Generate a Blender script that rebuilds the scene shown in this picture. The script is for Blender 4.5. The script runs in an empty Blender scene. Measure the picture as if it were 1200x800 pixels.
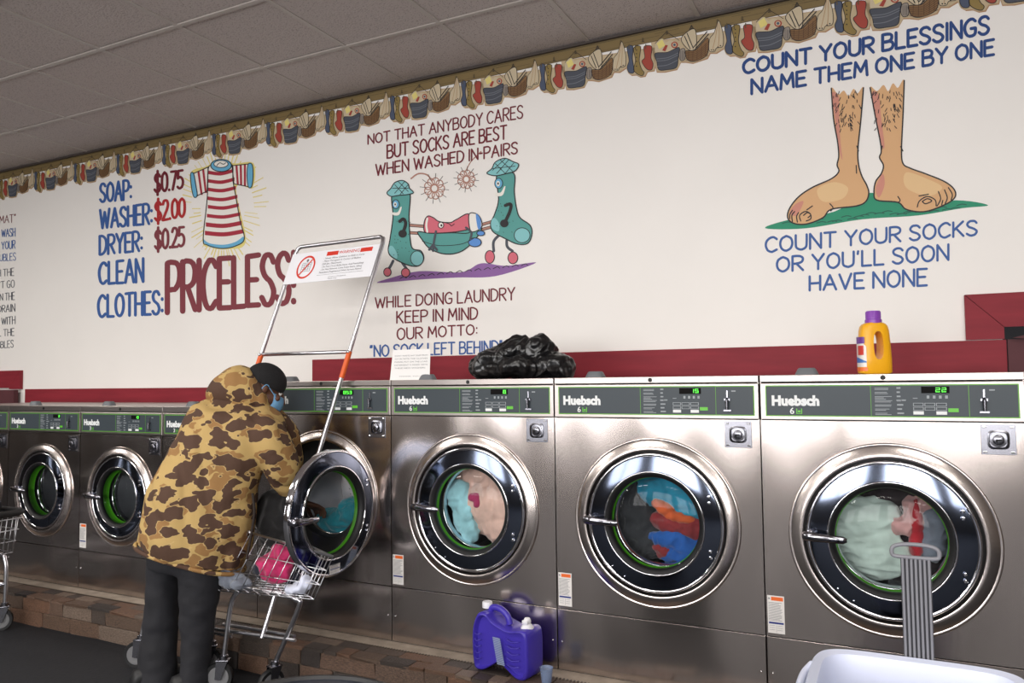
import bpy, bmesh, math, random
from mathutils import Vector, Matrix, noise
from mathutils.geometry import tessellate_polygon
random.seed(7)
PI = math.pi
SC = bpy.context.scene
COL = SC.collection

# ------------------------------------------------------------------ camera
CAM = Vector((0.48339, -3.13770, 1.43359))
RT = Vector((0.89455879, 0.44679597, -0.0117446))
UP = Vector((0.03314427, -0.0401096, 0.99864542))
FW = Vector((-0.44571967, 0.89373631, 0.05068913))
FPX = 901.506
cd = bpy.data.cameras.new('camera'); cam = bpy.data.objects.new('camera', cd); COL.objects.link(cam)
cam.matrix_world = Matrix(((RT.x, UP.x, -FW.x, CAM.x), (RT.y, UP.y, -FW.y, CAM.y), (RT.z, UP.z, -FW.z, CAM.z), (0, 0, 0, 1)))
cd.sensor_width = 36; cd.lens = FPX / 1200 * 36; cd.clip_start = 0.02; cd.clip_end = 100
SC.camera = cam

# ------------------------------------------------------------------ world, exposure, light
SC.view_settings.view_transform = 'Standard'; SC.view_settings.look = 'None'
SC.view_settings.gamma = 1; SC.view_settings.use_curve_mapping = False
SC.view_settings.exposure = 0.36
w = bpy.data.worlds.new('world'); SC.world = w; w.use_nodes = True
w.node_tree.nodes['Background'].inputs[0].default_value = (0.80, 0.88, 1.0, 1)
w.node_tree.nodes['Background'].inputs[1].default_value = 1.2

YW, ZC = 0.7966, 3.3007          # painted wall plane and ceiling height
YF = -6.6                         # shop front with its windows
XL, XR = -13.0, 4.2

def area(name, loc, size, power, color, rot):
    l = bpy.data.lights.new(name, 'AREA'); l.shape = 'RECTANGLE'; l.size, l.size_y = size
    l.energy = power; l.color = color
    o = bpy.data.objects.new(name, l); o.location = loc; o.rotation_euler = rot; COL.objects.link(o); return o
# daylight through the shop windows
WIN = [(-12.3, -11.8), (-10.3, -9.95), (-7.9, -7.4), (-4.7, -2.9), (-2.4, -0.3), (0.2, 2.0), (2.4, 3.8)]  # the three narrow left windows are unseen, added to streak the steel reflections
for i, (a, b) in enumerate(WIN):
    area('window_daylight', ((a + b) / 2, YF - 0.12, 1.875), (b - a, 1.85), [16, 13, 18, 60, 95, 90, 55][i], (1.0, 0.965, 0.94), (PI / 2, 0, 0))
# fluorescent troffers
TROF = [(-7.5, -2.3), (-4.5, -2.3), (-1.5, -2.3), (1.5, -2.3), (-6.0, -4.7), (-3.0, -4.7), (0.0, -4.7), (3.0, -4.7)]
for x, y in TROF:
    area('troffer_light', (x, y, ZC - 0.03), (1.15, 0.5), (46 if x < -5 else 34 if x < -2 else 22), (1.0, 0.955, 0.90), (0, 0, 0))

# ------------------------------------------------------------------ helpers
def lin(r, g, b):
    f = lambda c: (c / 255 / 12.92) if c / 255 <= .04045 else ((c / 255 + .055) / 1.055) ** 2.4
    return (f(r), f(g), f(b), 1)
def proj_y(px, py, Y=YW):
    d = FW + RT * ((px - 600) / FPX) - UP * ((py - 400) / FPX); t = (Y - CAM.y) / d.y; return CAM + d * t
def at_d(px, py, dep):
    return CAM + (FW + RT * ((px - 600) / FPX) - UP * ((py - 400) / FPX)) * dep

MATS = {}
def mat(name, col, rough=.5, metal=0, **k):
    if name in MATS: return MATS[name]
    m = bpy.data.materials.new(name); m.use_nodes = True; b = m.node_tree.nodes['Principled BSDF']
    b.inputs['Base Color'].default_value = col; b.inputs['Roughness'].default_value = rough; b.inputs['Metallic'].default_value = metal
    if 'emit' in k:
        b.inputs['Emission Color'].default_value = col; b.inputs['Emission Strength'].default_value = k['emit']
    if 'spec' in k: b.inputs['Specular IOR Level'].default_value = k['spec']
    if 'coat' in k: b.inputs['Coat Weight'].default_value = k['coat']
    if 'sheen' in k: b.inputs['Sheen Weight'].default_value = k['sheen']
    if 'alpha' in k: b.inputs['Alpha'].default_value = k['alpha']
    N, L = m.node_tree.nodes, m.node_tree.links
    if k.get('var'):      # soft colour variation + bump from noise (scale, amount, bump)
        sc, am, bp = k['var'][:3]; st = k['var'][3] if len(k['var']) > 3 else (1, 1, 1)
        tc = N.new('ShaderNodeTexCoord'); mp = N.new('ShaderNodeMapping'); mp.inputs['Scale'].default_value = st
        nz = N.new('ShaderNodeTexNoise'); nz.inputs['Scale'].default_value = sc; nz.inputs['Detail'].default_value = 6
        L.new(tc.outputs['Object'], mp.inputs[0]); L.new(mp.outputs[0], nz.inputs['Vector'])
        mr = N.new('ShaderNodeMapRange'); mr.inputs['From Min'].default_value = .3; mr.inputs['From Max'].default_value = .7
        mr.inputs['To Min'].default_value = 1 - am; mr.inputs['To Max'].default_value = 1 + am
        L.new(nz.outputs['Fac'], mr.inputs['Value'])
        mx = N.new('ShaderNodeVectorMath'); mx.operation = 'SCALE'; mx.inputs[0].default_value = col[:3]
        L.new(mr.outputs[0], mx.inputs['Scale']); L.new(mx.outputs[0], b.inputs['Base Color'])
        if bp:
            bu = N.new('ShaderNodeBump'); bu.inputs['Strength'].default_value = bp; bu.inputs['Distance'].default_value = k.get('bd', .004)
            L.new(nz.outputs['Fac'], bu.inputs['Height']); L.new(bu.outputs[0], b.inputs['Normal'])
    MATS[name] = m; return m

def steel(name, col, rough, wav=.25, brush='z'):
    m = bpy.data.materials.new(name); m.use_nodes = True; N, L = m.node_tree.nodes, m.node_tree.links
    b = N['Principled BSDF']; b.inputs['Metallic'].default_value = 1
    tc = N.new('ShaderNodeTexCoord'); mp = N.new('ShaderNodeMapping')
    mp.inputs['Scale'].default_value = (1, 1, .02) if brush == 'z' else (.02, 1, 1)
    L.new(tc.outputs['Object'], mp.inputs[0])
    n1 = N.new('ShaderNodeTexNoise'); n1.inputs['Scale'].default_value = 350; n1.inputs['Detail'].default_value = 2; L.new(mp.outputs[0], n1.inputs[0])
    sx = N.new('ShaderNodeSeparateXYZ'); L.new(tc.outputs['Object'], sx.inputs[0])
    def mth(op, a_, b_=None):
        q = N.new('ShaderNodeMath'); q.operation = op
        for i_, v_ in enumerate((a_, b_)):
            if v_ is None: continue
            if isinstance(v_, (int, float)): q.inputs[i_].default_value = v_
            else: L.new(v_, q.inputs[i_])
        return q.outputs[0]
    ox_ = N.new('ShaderNodeObjectInfo'); sl = N.new('ShaderNodeSeparateXYZ'); L.new(ox_.outputs['Location'], sl.inputs[0])
    X_ = mth('ADD', sx.outputs[0], mth('MULTIPLY', sl.outputs[0], 1.37)); Z_ = sx.outputs[2]
    w1_ = mth('SINE', mth('ADD', mth('MULTIPLY', X_, 11), mth('MULTIPLY', mth('SINE', mth('MULTIPLY', Z_, 4.3)), 1.3)))
    w2_ = mth('SINE', mth('ADD', mth('MULTIPLY', X_, 23), mth('MULTIPLY', mth('SINE', mth('ADD', mth('MULTIPLY', Z_, 7.1), X_)), 1.1)))
    hgt = mth('ADD', mth('MULTIPLY', w1_, .5), mth('MULTIPLY', w2_, .16))
    b.inputs['Roughness'].default_value = rough
    r2 = N.new('ShaderNodeMapRange'); r2.inputs['To Min'].default_value = .86; r2.inputs['To Max'].default_value = 1.12; L.new(n1.outputs[0], r2.inputs[0])
    vm = N.new('ShaderNodeVectorMath'); vm.operation = 'SCALE'; vm.inputs[0].default_value = col[:3]; L.new(r2.outputs[0], vm.inputs['Scale']); L.new(vm.outputs[0], b.inputs['Base Color'])
    b1 = N.new('ShaderNodeBump'); b1.inputs['Strength'].default_value = wav; b1.inputs['Distance'].default_value = .009; L.new(hgt, b1.inputs['Height'])
    b2 = N.new('ShaderNodeBump'); b2.inputs['Strength'].default_value = .08; b2.inputs['Distance'].default_value = .0006
    L.new(b1.outputs[0], b.inputs['Normal'])
    MATS[name] = m; return m

def mesh(name, V, F, m, parent=None, loc=None, smooth=False, mi=None):
    me = bpy.data.meshes.new(name); me.from_pydata([tuple(v) for v in V], [], F)
    for mm in (m if isinstance(m, (list, tuple)) else [m]): me.materials.append(mm)
    if mi: me.polygons.foreach_set('material_index', mi)
    if smooth: me.polygons.foreach_set('use_smooth', [True] * len(F))
    me.update()
    o = bpy.data.objects.new(name, me); COL.objects.link(o)
    if parent: o.parent = parent
    if loc: o.location = loc
    return o
def tag(o, label=None, cat=None, group=None, kind=None):
    if label: o['label'] = label
    if cat: o['category'] = cat
    if group: o['group'] = group
    if kind: o['kind'] = kind
    return o
def empty(name, loc, label=None, cat=None, group=None):
    o = bpy.data.objects.new(name, None); o.location = loc; o.empty_display_size = .1; COL.objects.link(o); return tag(o, label, cat, group)
def copy_tree(o, parent=None):
    c = o.copy(); COL.objects.link(c); c.parent = parent
    for ch in list(o.children): copy_tree(ch, c)
    return c

class B:                                  # geometry collector
    def __init__(s): s.V = []; s.F = []; s.M = []; s.k = 0
    def add(s, V, F):
        n = len(s.V); s.V += [Vector(v) for v in V]; s.F += [tuple(i + n for i in f) for f in F]; s.M += [s.k] * len(F); return s
    def box(s, x0, x1, y0, y1, z0, z1, ch=0):
        if ch <= 0:
            return s.add([(x0, y0, z0), (x1, y0, z0), (x1, y1, z0), (x0, y1, z0), (x0, y0, z1), (x1, y0, z1), (x1, y1, z1), (x0, y1, z1)],
              [(3, 2, 1, 0), (4, 5, 6, 7), (0, 1, 5, 4), (1, 2, 6, 5), (2, 3, 7, 6), (3, 0, 4, 7)])
        bm = bmesh.new(); bmesh.ops.create_cube(bm, size=1)
        for v in bm.verts: v.co = Vector(((x0 + x1) / 2 + v.co.x * (x1 - x0), (y0 + y1) / 2 + v.co.y * (y1 - y0), (z0 + z1) / 2 + v.co.z * (z1 - z0)))
        bmesh.ops.bevel(bm, geom=bm.edges[:], offset=ch, segments=2, affect='EDGES', profile=.5)
        s.bm(bm); return s
    def bm(s, bm):
        bm.verts.index_update(); s.add([v.co.copy() for v in bm.verts], [[v.index for v in f.verts] for f in bm.faces]); bm.free()
    def tube(s, pts, r, n=10, cap=True, ell=None):
        pts = [Vector(p) for p in pts]; R = r if isinstance(r, (list, tuple)) else [r] * len(pts)
        V = []; F = []; ref = None
        for i, p in enumerate(pts):
            t = (pts[min(i + 1, len(pts) - 1)] - pts[max(i - 1, 0)]).normalized()
            if ref is None: ref = t.orthogonal().normalized()
            ref = (ref - t * ref.dot(t)).normalized(); bi = t.cross(ref)
            for j in range(n):
                a = 2 * PI * j / n; V.append(p + (ref * math.cos(a) + bi * math.sin(a)) * R[i])
        for i in range(len(pts) - 1):
            for j in range(n): F.append((i * n + j, i * n + (j + 1) % n, (i + 1) * n + (j + 1) % n, (i + 1) * n + j))
        if cap: F.append(tuple(range(n))[::-1]); F.append(tuple(range((len(pts) - 1) * n, len(pts) * n)))
        return s.add(V, F)
    def lathe(s, prof, c=(0, 0, 0), axis='y', n=64, a0=0, a1=2 * PI, close=False):   # prof (radius, along)
        full = abs(a1 - a0 - 2 * PI) < 1e-6; m = n if full else n + 1; V = []; F = []
        for r, h in prof:
            for j in range(m):
                a = a0 + (a1 - a0) * j / n; x, z = r * math.cos(a), r * math.sin(a)
                V.append(Vector(c) + (Vector((x, h, z)) if axis == 'y' else Vector((x, z, h))))
        k = len(prof)
        for i in range(k if close else k - 1):
            for j in range(n if full else n):
                a = i * m + j; b = i * m + (j + 1) % m; ii = (i + 1) % k
                F.append((a, b, ii * m + (j + 1) % m, ii * m + j))
        return s.add(V, F)
    def disc(s, c, r, n=32, axis='y', r2=None):
        V = [Vector(c) + (Vector((r * math.cos(2 * PI * j / n), 0, (r2 or r) * math.sin(2 * PI * j / n))) if axis == 'y' else Vector((r * math.cos(2 * PI * j / n), (r2 or r) * math.sin(2 * PI * j / n), 0))) for j in range(n)]
        return s.add(V, [tuple(range(n))])
    def ball(s, c, r, n=12, sc=(1, 1, 1), M=None):
        V = []; F = []
        for i in range(n + 1):
            th = PI * i / n
            for j in range(2 * n):
                ph = PI * j / n; v = Vector((r * sc[0] * math.sin(th) * math.cos(ph), r * sc[1] * math.sin(th) * math.sin(ph), r * sc[2] * math.cos(th)))
                if M: v = M @ v
                V.append(Vector(c) + v)
        for i in range(n):
            for j in range(2 * n): F.append((i * 2 * n + j, i * 2 * n + (j + 1) % (2 * n), (i + 1) * 2 * n + (j + 1) % (2 * n), (i + 1) * 2 * n + j))
        return s.add(V, F)
    def loft(s, secs, n=28, cap=True):       # secs: (centre, axisA, axisB [, power])
        V = []; F = []
        for sec in secs:
            c, A, Bx = sec[:3]; pw = sec[3] if len(sec) > 3 else 1
            for j in range(n):
                a = 2 * PI * j / n; ca, sa = math.cos(a), math.sin(a)
                V.append(Vector(c) + Vector(A) * (math.copysign(abs(ca) ** pw, ca)) + Vector(Bx) * (math.copysign(abs(sa) ** pw, sa)))
        for i in range(len(secs) - 1):
            for j in range(n): F.append((i * n + j, i * n + (j + 1) % n, (i + 1) * n + (j + 1) % n, (i + 1) * n + j))
        if cap: F.append(tuple(range(n))[::-1]); F.append(tuple(range((len(secs) - 1) * n, len(secs) * n)))
        return s.add(V, F)
    def build(s, name, m, parent=None, smooth=False, loc=None, clean=True):
        o = mesh(name, s.V, s.F, m, parent, loc, smooth, s.M if isinstance(m, (list, tuple)) else None)
        if clean:
            bm = bmesh.new(); bm.from_mesh(o.data); bmesh.ops.recalc_face_normals(bm, faces=bm.faces[:]); bm.to_mesh(o.data); bm.free()
        return o
def autosmooth(o, ang=40):
    bm = bmesh.new(); bm.from_mesh(o.data); bmesh.ops.remove_doubles(bm, verts=bm.verts[:], dist=1e-6)
    bmesh.ops.recalc_face_normals(bm, faces=bm.faces[:])
    for e in bm.edges: e.smooth = len(e.link_faces) == 2 and e.calc_face_angle(0) < math.radians(ang)
    for f in bm.faces: f.smooth = True
    bm.to_mesh(o.data); bm.free(); return o
def bake(o):                              # apply modifiers into the mesh
    dg = bpy.context.evaluated_depsgraph_get(); dg.update(); me = bpy.data.meshes.new_from_object(o.evaluated_get(dg)); o.modifiers.clear(); old = o.data; o.data = me; bpy.data.meshes.remove(old); return o
def remeshed(o, vox, smooth_it=4, disp=None, dec=None):
    m = o.modifiers.new('r', 'REMESH'); m.mode = 'VOXEL'; m.voxel_size = vox; m.use_smooth_shade = True
    if smooth_it: s = o.modifiers.new('s', 'SMOOTH'); s.iterations = smooth_it; s.factor = .6
    bake(o)
    if disp:
        me = o.data; nr = [v.normal.copy() for v in me.vertices]
        for v, n_ in zip(me.vertices, nr): v.co += n_ * disp(v.co)
        me.update()
    me = o.data; me.polygons.foreach_set('use_smooth', [True] * len(me.polygons)); return o
FC = {}
def fontmesh(txt, bold=0.0, align='LEFT'):
    k = (txt, bold, align)
    if k in FC: return FC[k]
    c = bpy.data.curves.new('t', 'FONT'); c.body = txt; c.size = 1; c.offset = bold; c.align_x = align; c.resolution_u = 2
    o = bpy.data.objects.new('t', c); COL.objects.link(o)
    dg = bpy.context.evaluated_depsgraph_get(); dg.update(); me = bpy.data.meshes.new_from_object(o.evaluated_get(dg))
    V = [v.co.copy() for v in me.vertices]; F = [tuple(p.vertices) for p in me.polygons]
    bpy.data.objects.remove(o); bpy.data.curves.remove(c); bpy.data.meshes.remove(me)
    FC[k] = (V, F); return V, F
def text_to(b, txt, x0, x1, z0, h, y, bold=.0, fit=True):     # lettering in the xz plane, cap height h
    V, F = fontmesh(txt, bold)
    if not V: return
    a, c = min(v.x for v in V), max(v.x for v in V); s = h / .7
    sx = (x1 - x0) / (c - a) if fit else s
    b.add([(x0 + (v.x - a) * sx, y, z0 + v.y * s) for v in V], F)

# ------------------------------------------------------------------ materials
M = dict(
 steel=steel('brushed_steel', lin(200, 190, 185), .19, .5), steel_top=steel('brushed_steel_strip', lin(172, 164, 160), .32, .1, 'x'),
 ring=steel('ring_steel', lin(215, 205, 200), .24, .12), 
 chrome=mat('chrome', lin(225, 225, 230), .08, 1), dchrome=mat('dark_reflection_chrome', (.12, .14, .19, 1), .1, 1),  # dark tint paints the dim room's mirror image into the polished door face
 hchrome=mat('handle_chrome', lin(150, 150, 158), .12, 1), plate=mat('plate_steel', lin(135, 135, 142), .25, 1), wire=mat('chrome_wire', lin(215, 215, 220), .28, 1), black=mat('black_rubber', lin(14, 14, 16), .55), seam=mat('dark_gap', lin(10, 10, 11), .8),
 green=mat('green_gasket', lin(80, 170, 20), .45), gline=mat('green_print', lin(95, 165, 50), .45), bright_green=mat('green_button', lin(95, 190, 45), .4),
 panel=mat('grey_overlay', lin(60, 68, 74), .42, spec=.35), pwhite=mat('white_print', lin(230, 232, 232), .5), pgrey=mat('grey_print', lin(150, 156, 160), .5),
 disp=mat('display_glass', lin(12, 10, 10), .6, spec=.1), digit=mat('display_digit', (.15, 1, .1, 1), .5, emit=1.2), tab=mat('grey_plastic', lin(105, 108, 112), .5),
 drum=mat('drum_steel', lin(190, 190, 194), .38, 1), label=mat('label_white', lin(222, 218, 214), .5), orange=mat('label_orange', lin(225, 100, 30), .5),
 lblue=mat('label_blue', lin(30, 45, 120), .5), ltext=mat('label_text', lin(120, 120, 124), .6))
def glassmat(name, tint, gl=.06, rough=.02):
    m = bpy.data.materials.new(name); m.use_nodes = True; N, L = m.node_tree.nodes, m.node_tree.links; N.clear()
    o = N.new('ShaderNodeOutputMaterial'); t = N.new('ShaderNodeBsdfTransparent'); t.inputs[0].default_value = tint
    g = N.new('ShaderNodeBsdfGlossy'); g.inputs['Roughness'].default_value = rough; fr = N.new('ShaderNodeFresnel'); fr.inputs[0].default_value = 1.24
    mx = N.new('ShaderNodeMixShader'); L.new(fr.outputs[0], mx.inputs[0]); L.new(t.outputs[0], mx.inputs[1]); L.new(g.outputs[0], mx.inputs[2]); L.new(mx.outputs[0], o.inputs[0])
    MATS[name] = m; return m
M['glass'] = glassmat('porthole_glass', (.86, .9, .9, 1)); M['cup'] = mat('cup_plastic', lin(150, 170, 205), .25, alpha=.42)

# ------------------------------------------------------------------ setting: shell
wallm = mat('wall_paint', lin(242, 238, 233), .55, var=(1.6, .02, .0))
# right opening (hatch) in the painted wall, cut as real geometry
hx0, hx1, hz0, hz1 = 0.9, 2.6, 1.42, 1.72
b = B(); b.box(XL, hx0, YW, YW + .15, 0, ZC); b.box(hx1, XR, YW, YW + .15, 0, ZC)
b.box(hx0, hx1, YW, YW + .15, hz1, ZC); b.box(hx0, hx1, YW, YW + .15, 0, hz0)
wall = tag(b.build('wall_back', wallm), kind='structure')
tag(wall, 'cream painted wall with hand-lettered laundry murals above the washers')
side = mat('side_wall_paint', lin(84, 76, 70), .8, var=(1.2, .1, 0))
tag(B().box(XL - .15, XL, YF, YW + .15, 0, ZC).build('wall_left', side), kind='structure')
tag(B().box(XR, XR + .15, YF, YW + .15, 0, ZC).build('wall_right', side), kind='structure')
b = B(); xs = [XL] + [v for ab in WIN for v in ab] + [XR]
for i in range(0, len(xs), 2): b.box(xs[i], xs[i + 1], YF - .15, YF, 0, ZC)
for a, c in WIN: b.box(a, c, YF - .15, YF, 0, .95); b.box(a, c, YF - .15, YF, 2.8, ZC)
tag(b.build('wall_front', side), kind='structure')
fr = mat('window_frame', lin(60, 58, 56), .4, .6)
for i, (a, c) in enumerate(WIN):  # also frames the narrow left openings added for the steel streaks
    b = B(); t = .05
    b.box(a, c, YF - .1, YF - .04, .95, .95 + t); b.box(a, c, YF - .1, YF - .04, 2.8 - t, 2.8); b.box(a, a + t, YF - .1, YF - .04, .95 + t, 2.8 - t); b.box(c - t, c, YF - .1, YF - .04, .95 + t, 2.8 - t)
    b.box((a + c) / 2 - .03, (a + c) / 2 + .03, YF - .1, YF - .04, .95 + t, 2.8 - t)
    tag(b.build('window_%d' % (i + 1), fr), kind='structure')
floorm = mat('floor_mat', lin(26, 27, 33), .75, var=(60, .25, .25))
b = B(); b.box(XL, XR, YF - .15, YW + .15, -.1, 0)
floor = tag(b.build('floor', floorm), kind='structure')
# seams of the rubber mat
b = B(); b.box(-6.3, 1.5, -1.62, -.27, 0.0, .006, 0); tag(b.build('floor_mat_strip', mat('mat_strip', lin(24, 25, 30), .7, var=(60, .25, .25)), floor), 'thin black rubber runner along the step')

# ceiling slab with separate tiles in exposed rails
T = .6096; CX0 = -5.2493
tilem = bpy.data.materials.new('ceiling_tile'); tilem.use_nodes = True
N, L = tilem.node_tree.nodes, tilem.node_tree.links; bs = N['Principled BSDF']; bs.inputs['Roughness'].default_value = .95
tc = N.new('ShaderNodeTexCoord'); vo = N.new('ShaderNodeTexVoronoi'); vo.inputs['Scale'].default_value = 95; vo.inputs['Randomness'].default_value = 1
oi = N.new('ShaderNodeObjectInfo'); va = N.new('ShaderNodeVectorMath'); va.operation = 'ADD'; L.new(tc.outputs['Object'], va.inputs[0]); L.new(oi.outputs['Location'], va.inputs[1]); L.new(va.outputs[0], vo.inputs['Vector'])
cr = N.new('ShaderNodeValToRGB'); cr.color_ramp.elements[0].position = .10; cr.color_ramp.elements[0].color = lin(95, 86, 80); cr.color_ramp.elements[1].position = .30; cr.color_ramp.elements[1].color = lin(184, 174, 170)
L.new(vo.outputs['Distance'], cr.inputs[0]); L.new(cr.outputs[0], bs.inputs['Base Color'])
bu = N.new('ShaderNodeBump'); bu.inputs['Strength'].default_value = .35; bu.inputs['Distance'].default_value = .004; L.new(vo.outputs['Distance'], bu.inputs['Height']); L.new(bu.outputs[0], bs.inputs['Normal'])
railm = mat('ceiling_rail', lin(176, 168, 162), .5); slabm = mat('ceiling_slab', lin(165, 156, 150), .9)
yr2 = .2120; rows = [yr2 - T * k for k in range(0, 6)]       # rail lines in y
b = B(); b.box(XL, XR, YF - .15, YW + .15, ZC + .05, ZC + .15); b.box(XL, XR, YF, rows[-1] - .01, ZC + .0, ZC + .05)
b.box(XL, CX0 - 7 * T, rows[-1], YW, ZC, ZC + .05); b.box(CX0 + 12 * T, XR, rows[-1], YW, ZC, ZC + .05)
ceil = tag(b.build('ceiling', slabm), kind='structure')
def tile_me(wx, wy):
    b = B(); e = .011; x0, x1, y0, y1 = e, wx - e, e, wy - e
    b.box(x0, x1, y0, y1, .004, .02); return b
proto = None; proto_w = None
ylines = rows[::-1] + [YW]
for j in range(len(ylines) - 1):
    y0, y1 = ylines[j], ylines[j + 1]
    for i in range(-7, 12):
        x = CX0 + i * T
        last = j == len(ylines) - 2
        p = proto_w if last else proto
        if p is None:
            o = tile_me(T, y1 - y0).build('ceiling_tile', tilem, ceil); 
            if last: proto_w = o
            else: proto = o
        else: o = p.copy(); COL.objects.link(o)
        o.parent = ceil; o.location = (x, y0, ZC + random.uniform(-.001, .002))
b = B()
for y in rows: b.box(CX0 - 7 * T, CX0 + 12 * T, y - .012, y + .012, ZC - .003, ZC + .004)
b.build('ceiling_rail', railm, ceil)
b = B()
for i in range(-7, 13): b.box(CX0 + i * T - .012, CX0 + i * T + .012, rows[-1], YW, ZC - .002, ZC + .005)
b.build('ceiling_rail', railm, ceil)
B().box(XL, XR, YW - .02, YW, ZC - .014, ZC - .0).build('wall_angle', mat('wall_angle', lin(70, 62, 58), .6), ceil)
for x, y in TROF:
    b = B(); b.box(-.62, .62, -.3, -.26, -.02, 0); b.box(-.62, .62, .26, .3, -.02, 0); b.box(-.62, -.58, -.26, .26, -.02, 0); b.box(.58, .62, -.26, .26, -.02, 0)
    b.V = [v + Vector((x, y, ZC)) for v in b.V]; b.build('light_frame', railm, ceil)
# dark-red boards on the wall
B().box(hx0 - .1, hx1 + .1, YW + .55, YW + .6, 1.2, 2.2).build('hatch_dark_backing', mat('hatch_dark', lin(30, 26, 26), .8), wall)  # dark sheet added behind the opening to shut out the bright sky
redm = mat('oxblood_board', lin(134, 42, 52), .55, spec=.2, var=(3, .12, .1, (1, 1, 8)))
red_t = tag(B().box(-2.93, .912, YW - .02, YW, 1.30, 1.585, .002).build('trim_1', redm), kind='structure')
red_l = tag(B().box(-5.99, -2.93, YW - .02, YW, 1.15, 1.41, .002).build('trim_2', redm), kind='structure')
def slab(name, pts, y0, y1, m, **k):
    b = B(); n = len(pts); b.add([(x, y0, z) for x, z in pts] + [(x, y1, z) for x, z in pts], [tuple(range(n)), tuple(range(2 * n - 1, n - 1, -1))] + [(i, (i + 1) % n, (i + 1) % n + n, i + n) for i in range(n)])
    return b.build(name, m, **k)
tag(slab('trim_3', [(.762, 1.588), (.905, 1.588), (.905, 1.638), (.762, 1.786)], YW - .026, YW, redm), kind='structure')
tag(slab('trim_4', [(.764, 1.787), (.906, 1.640), (2.75, 1.640), (2.75, 1.787)], YW - .026, YW, redm), kind='structure')
tag(slab('trim_5', [(-6.05, 1.411), (-6.05, 1.566), (-6.2, 1.42), (-6.2, 1.411)], YW - .026, YW, redm), kind='structure')
tag(slab('trim_6', [(-6.052, 1.567), (-8.5, 1.567), (-8.5, 1.422), (-6.198, 1.422)], YW - .026, YW, redm), kind='structure')
brown = mat('brown_ledge', lin(88, 52, 56), .6, spec=.2, var=(4, .2, .05))
tag(slab('trim_7', [(.915, 1.30), (2.75, 1.30), (2.75, 1.585), (.915, 1.585)], YW - .03, YW - .004, brown), kind='structure')
b = B(); b.add([(.93, YW - .06, 1.59), (2.7, YW - .06, 2.05), (2.7, YW - .06, 2.0), (.98, YW - .06, 1.585), (.93, YW - .03, 1.59), (2.7, YW - .03, 2.05), (2.7, YW - .03, 2.0), (.98, YW - .03, 1.585)], [(0, 1, 2, 3), (7, 6, 5, 4), (0, 4, 5, 1), (3, 2, 6, 7), (0, 3, 7, 4), (1, 5, 6, 2)])
tag(b.build('sloping_rail', brown), 'brown sloping rail across the dark wall opening at the right', 'rail')
tag(B().box(-8.5, -6.06, YW - .07, YW - .03, 1.1, 1.405, .003).build('trim_8', brown), kind='structure')

# ------------------------------------------------------------------ plinth with stones
stonem = bpy.data.materials.new('slate_stone'); stonem.use_nodes = True
N, L = stonem.node_tree.nodes, stonem.node_tree.links; bs = N['Principled BSDF']; bs.inputs['Roughness'].default_value = .55
oi = N.new('ShaderNodeObjectInfo'); tc = N.new('ShaderNodeTexCoord'); nz = N.new('ShaderNodeTexNoise'); nz.inputs['Scale'].default_value = 22; nz.inputs['Detail'].default_value = 8; nz.inputs['Roughness'].default_value = .7
va = N.new('ShaderNodeVectorMath'); va.operation = 'ADD'; L.new(tc.outputs['Object'], va.inputs[0]); L.new(oi.outputs['Location'], va.inputs[1]); L.new(va.outputs[0], nz.inputs['Vector'])
cr = N.new('ShaderNodeValToRGB'); cr.color_ramp.interpolation = 'LINEAR'
e = cr.color_ramp.elements; e[0].position = 0; e[0].color = lin(48, 42, 40); e[1].position = 1; e[1].color = lin(140, 120, 104)
for ps, c in ((.2, (80, 68, 60)), (.4, (100, 80, 66)), (.6, (118, 86, 66)), (.8, (98, 84, 74))): q = e.new(ps); q.color = lin(*c)
L.new(oi.outputs['Random'], cr.inputs[0])
mr = N.new('ShaderNodeMapRange'); mr.inputs[1].default_value = .35; mr.inputs[2].default_value = .68; mr.inputs[3].default_value = .3; mr.inputs[4].default_value = 1.35; L.new(nz.outputs[0], mr.inputs[0])
vm = N.new('ShaderNodeVectorMath'); vm.operation = 'SCALE'; L.new(cr.outputs[0], vm.inputs[0]); L.new(mr.outputs[0], vm.inputs['Scale']); L.new(vm.outputs[0], bs.inputs['Base Color'])
bu = N.new('ShaderNodeBump'); bu.inputs['Strength'].default_value = .6; bu.inputs['Distance'].default_value = .008; L.new(nz.outputs[0], bu.inputs['Height']); L.new(bu.outputs[0], bs.inputs['Normal'])
ZB = .175; YS = -.235
conc = mat('concrete', lin(150, 138, 124), .85, var=(14, .22, .4))
plinth = tag(B().box(-9, XR, YS + .012, YW, 0, ZB - .012).build('plinth', mat('mortar', lin(96, 84, 72), .9, var=(20, .2, .3))), 'raised plinth under the washers faced with brown slate tiles', kind='structure')
B().box(-9, XR, -.085, YW, ZB - .012, ZB).build('concrete_edge', conc, plinth)
STM = []
for k in range(6):                        # six rough unit stones shared by all pieces
    bm = bmesh.new(); bmesh.ops.create_cube(bm, size=1); bmesh.ops.bevel(bm, geom=bm.edges[:], offset=.045, segments=1, affect='EDGES')
    for v in bm.verts: v.co += Vector((random.uniform(-.03, .03), random.uniform(-.06, .06), random.uniform(-.03, .03)))
    me = bpy.data.meshes.new('stone'); bm.to_mesh(me); bm.free(); me.materials.append(stonem); STM.append(me)
def stone(cx, cy, cz, sx, sy, sz):
    o = bpy.data.objects.new('stone', random.choice(STM)); o.location = (cx, cy, cz); o.scale = (sx, sy, sz); o.parent = plinth; COL.objects.link(o)
for z0, z1 in ((.0, .085), (.085, .168)):
    x = -6.3 + random.random() * .1
    while x < -.2:
        wd = random.choice((.12, .16, .2, .26, .32)); stone(x + wd / 2, YS + .012 + random.uniform(0, .003), (z0 + z1) / 2, wd - .005, .022, z1 - z0 - .004); x += wd
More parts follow.
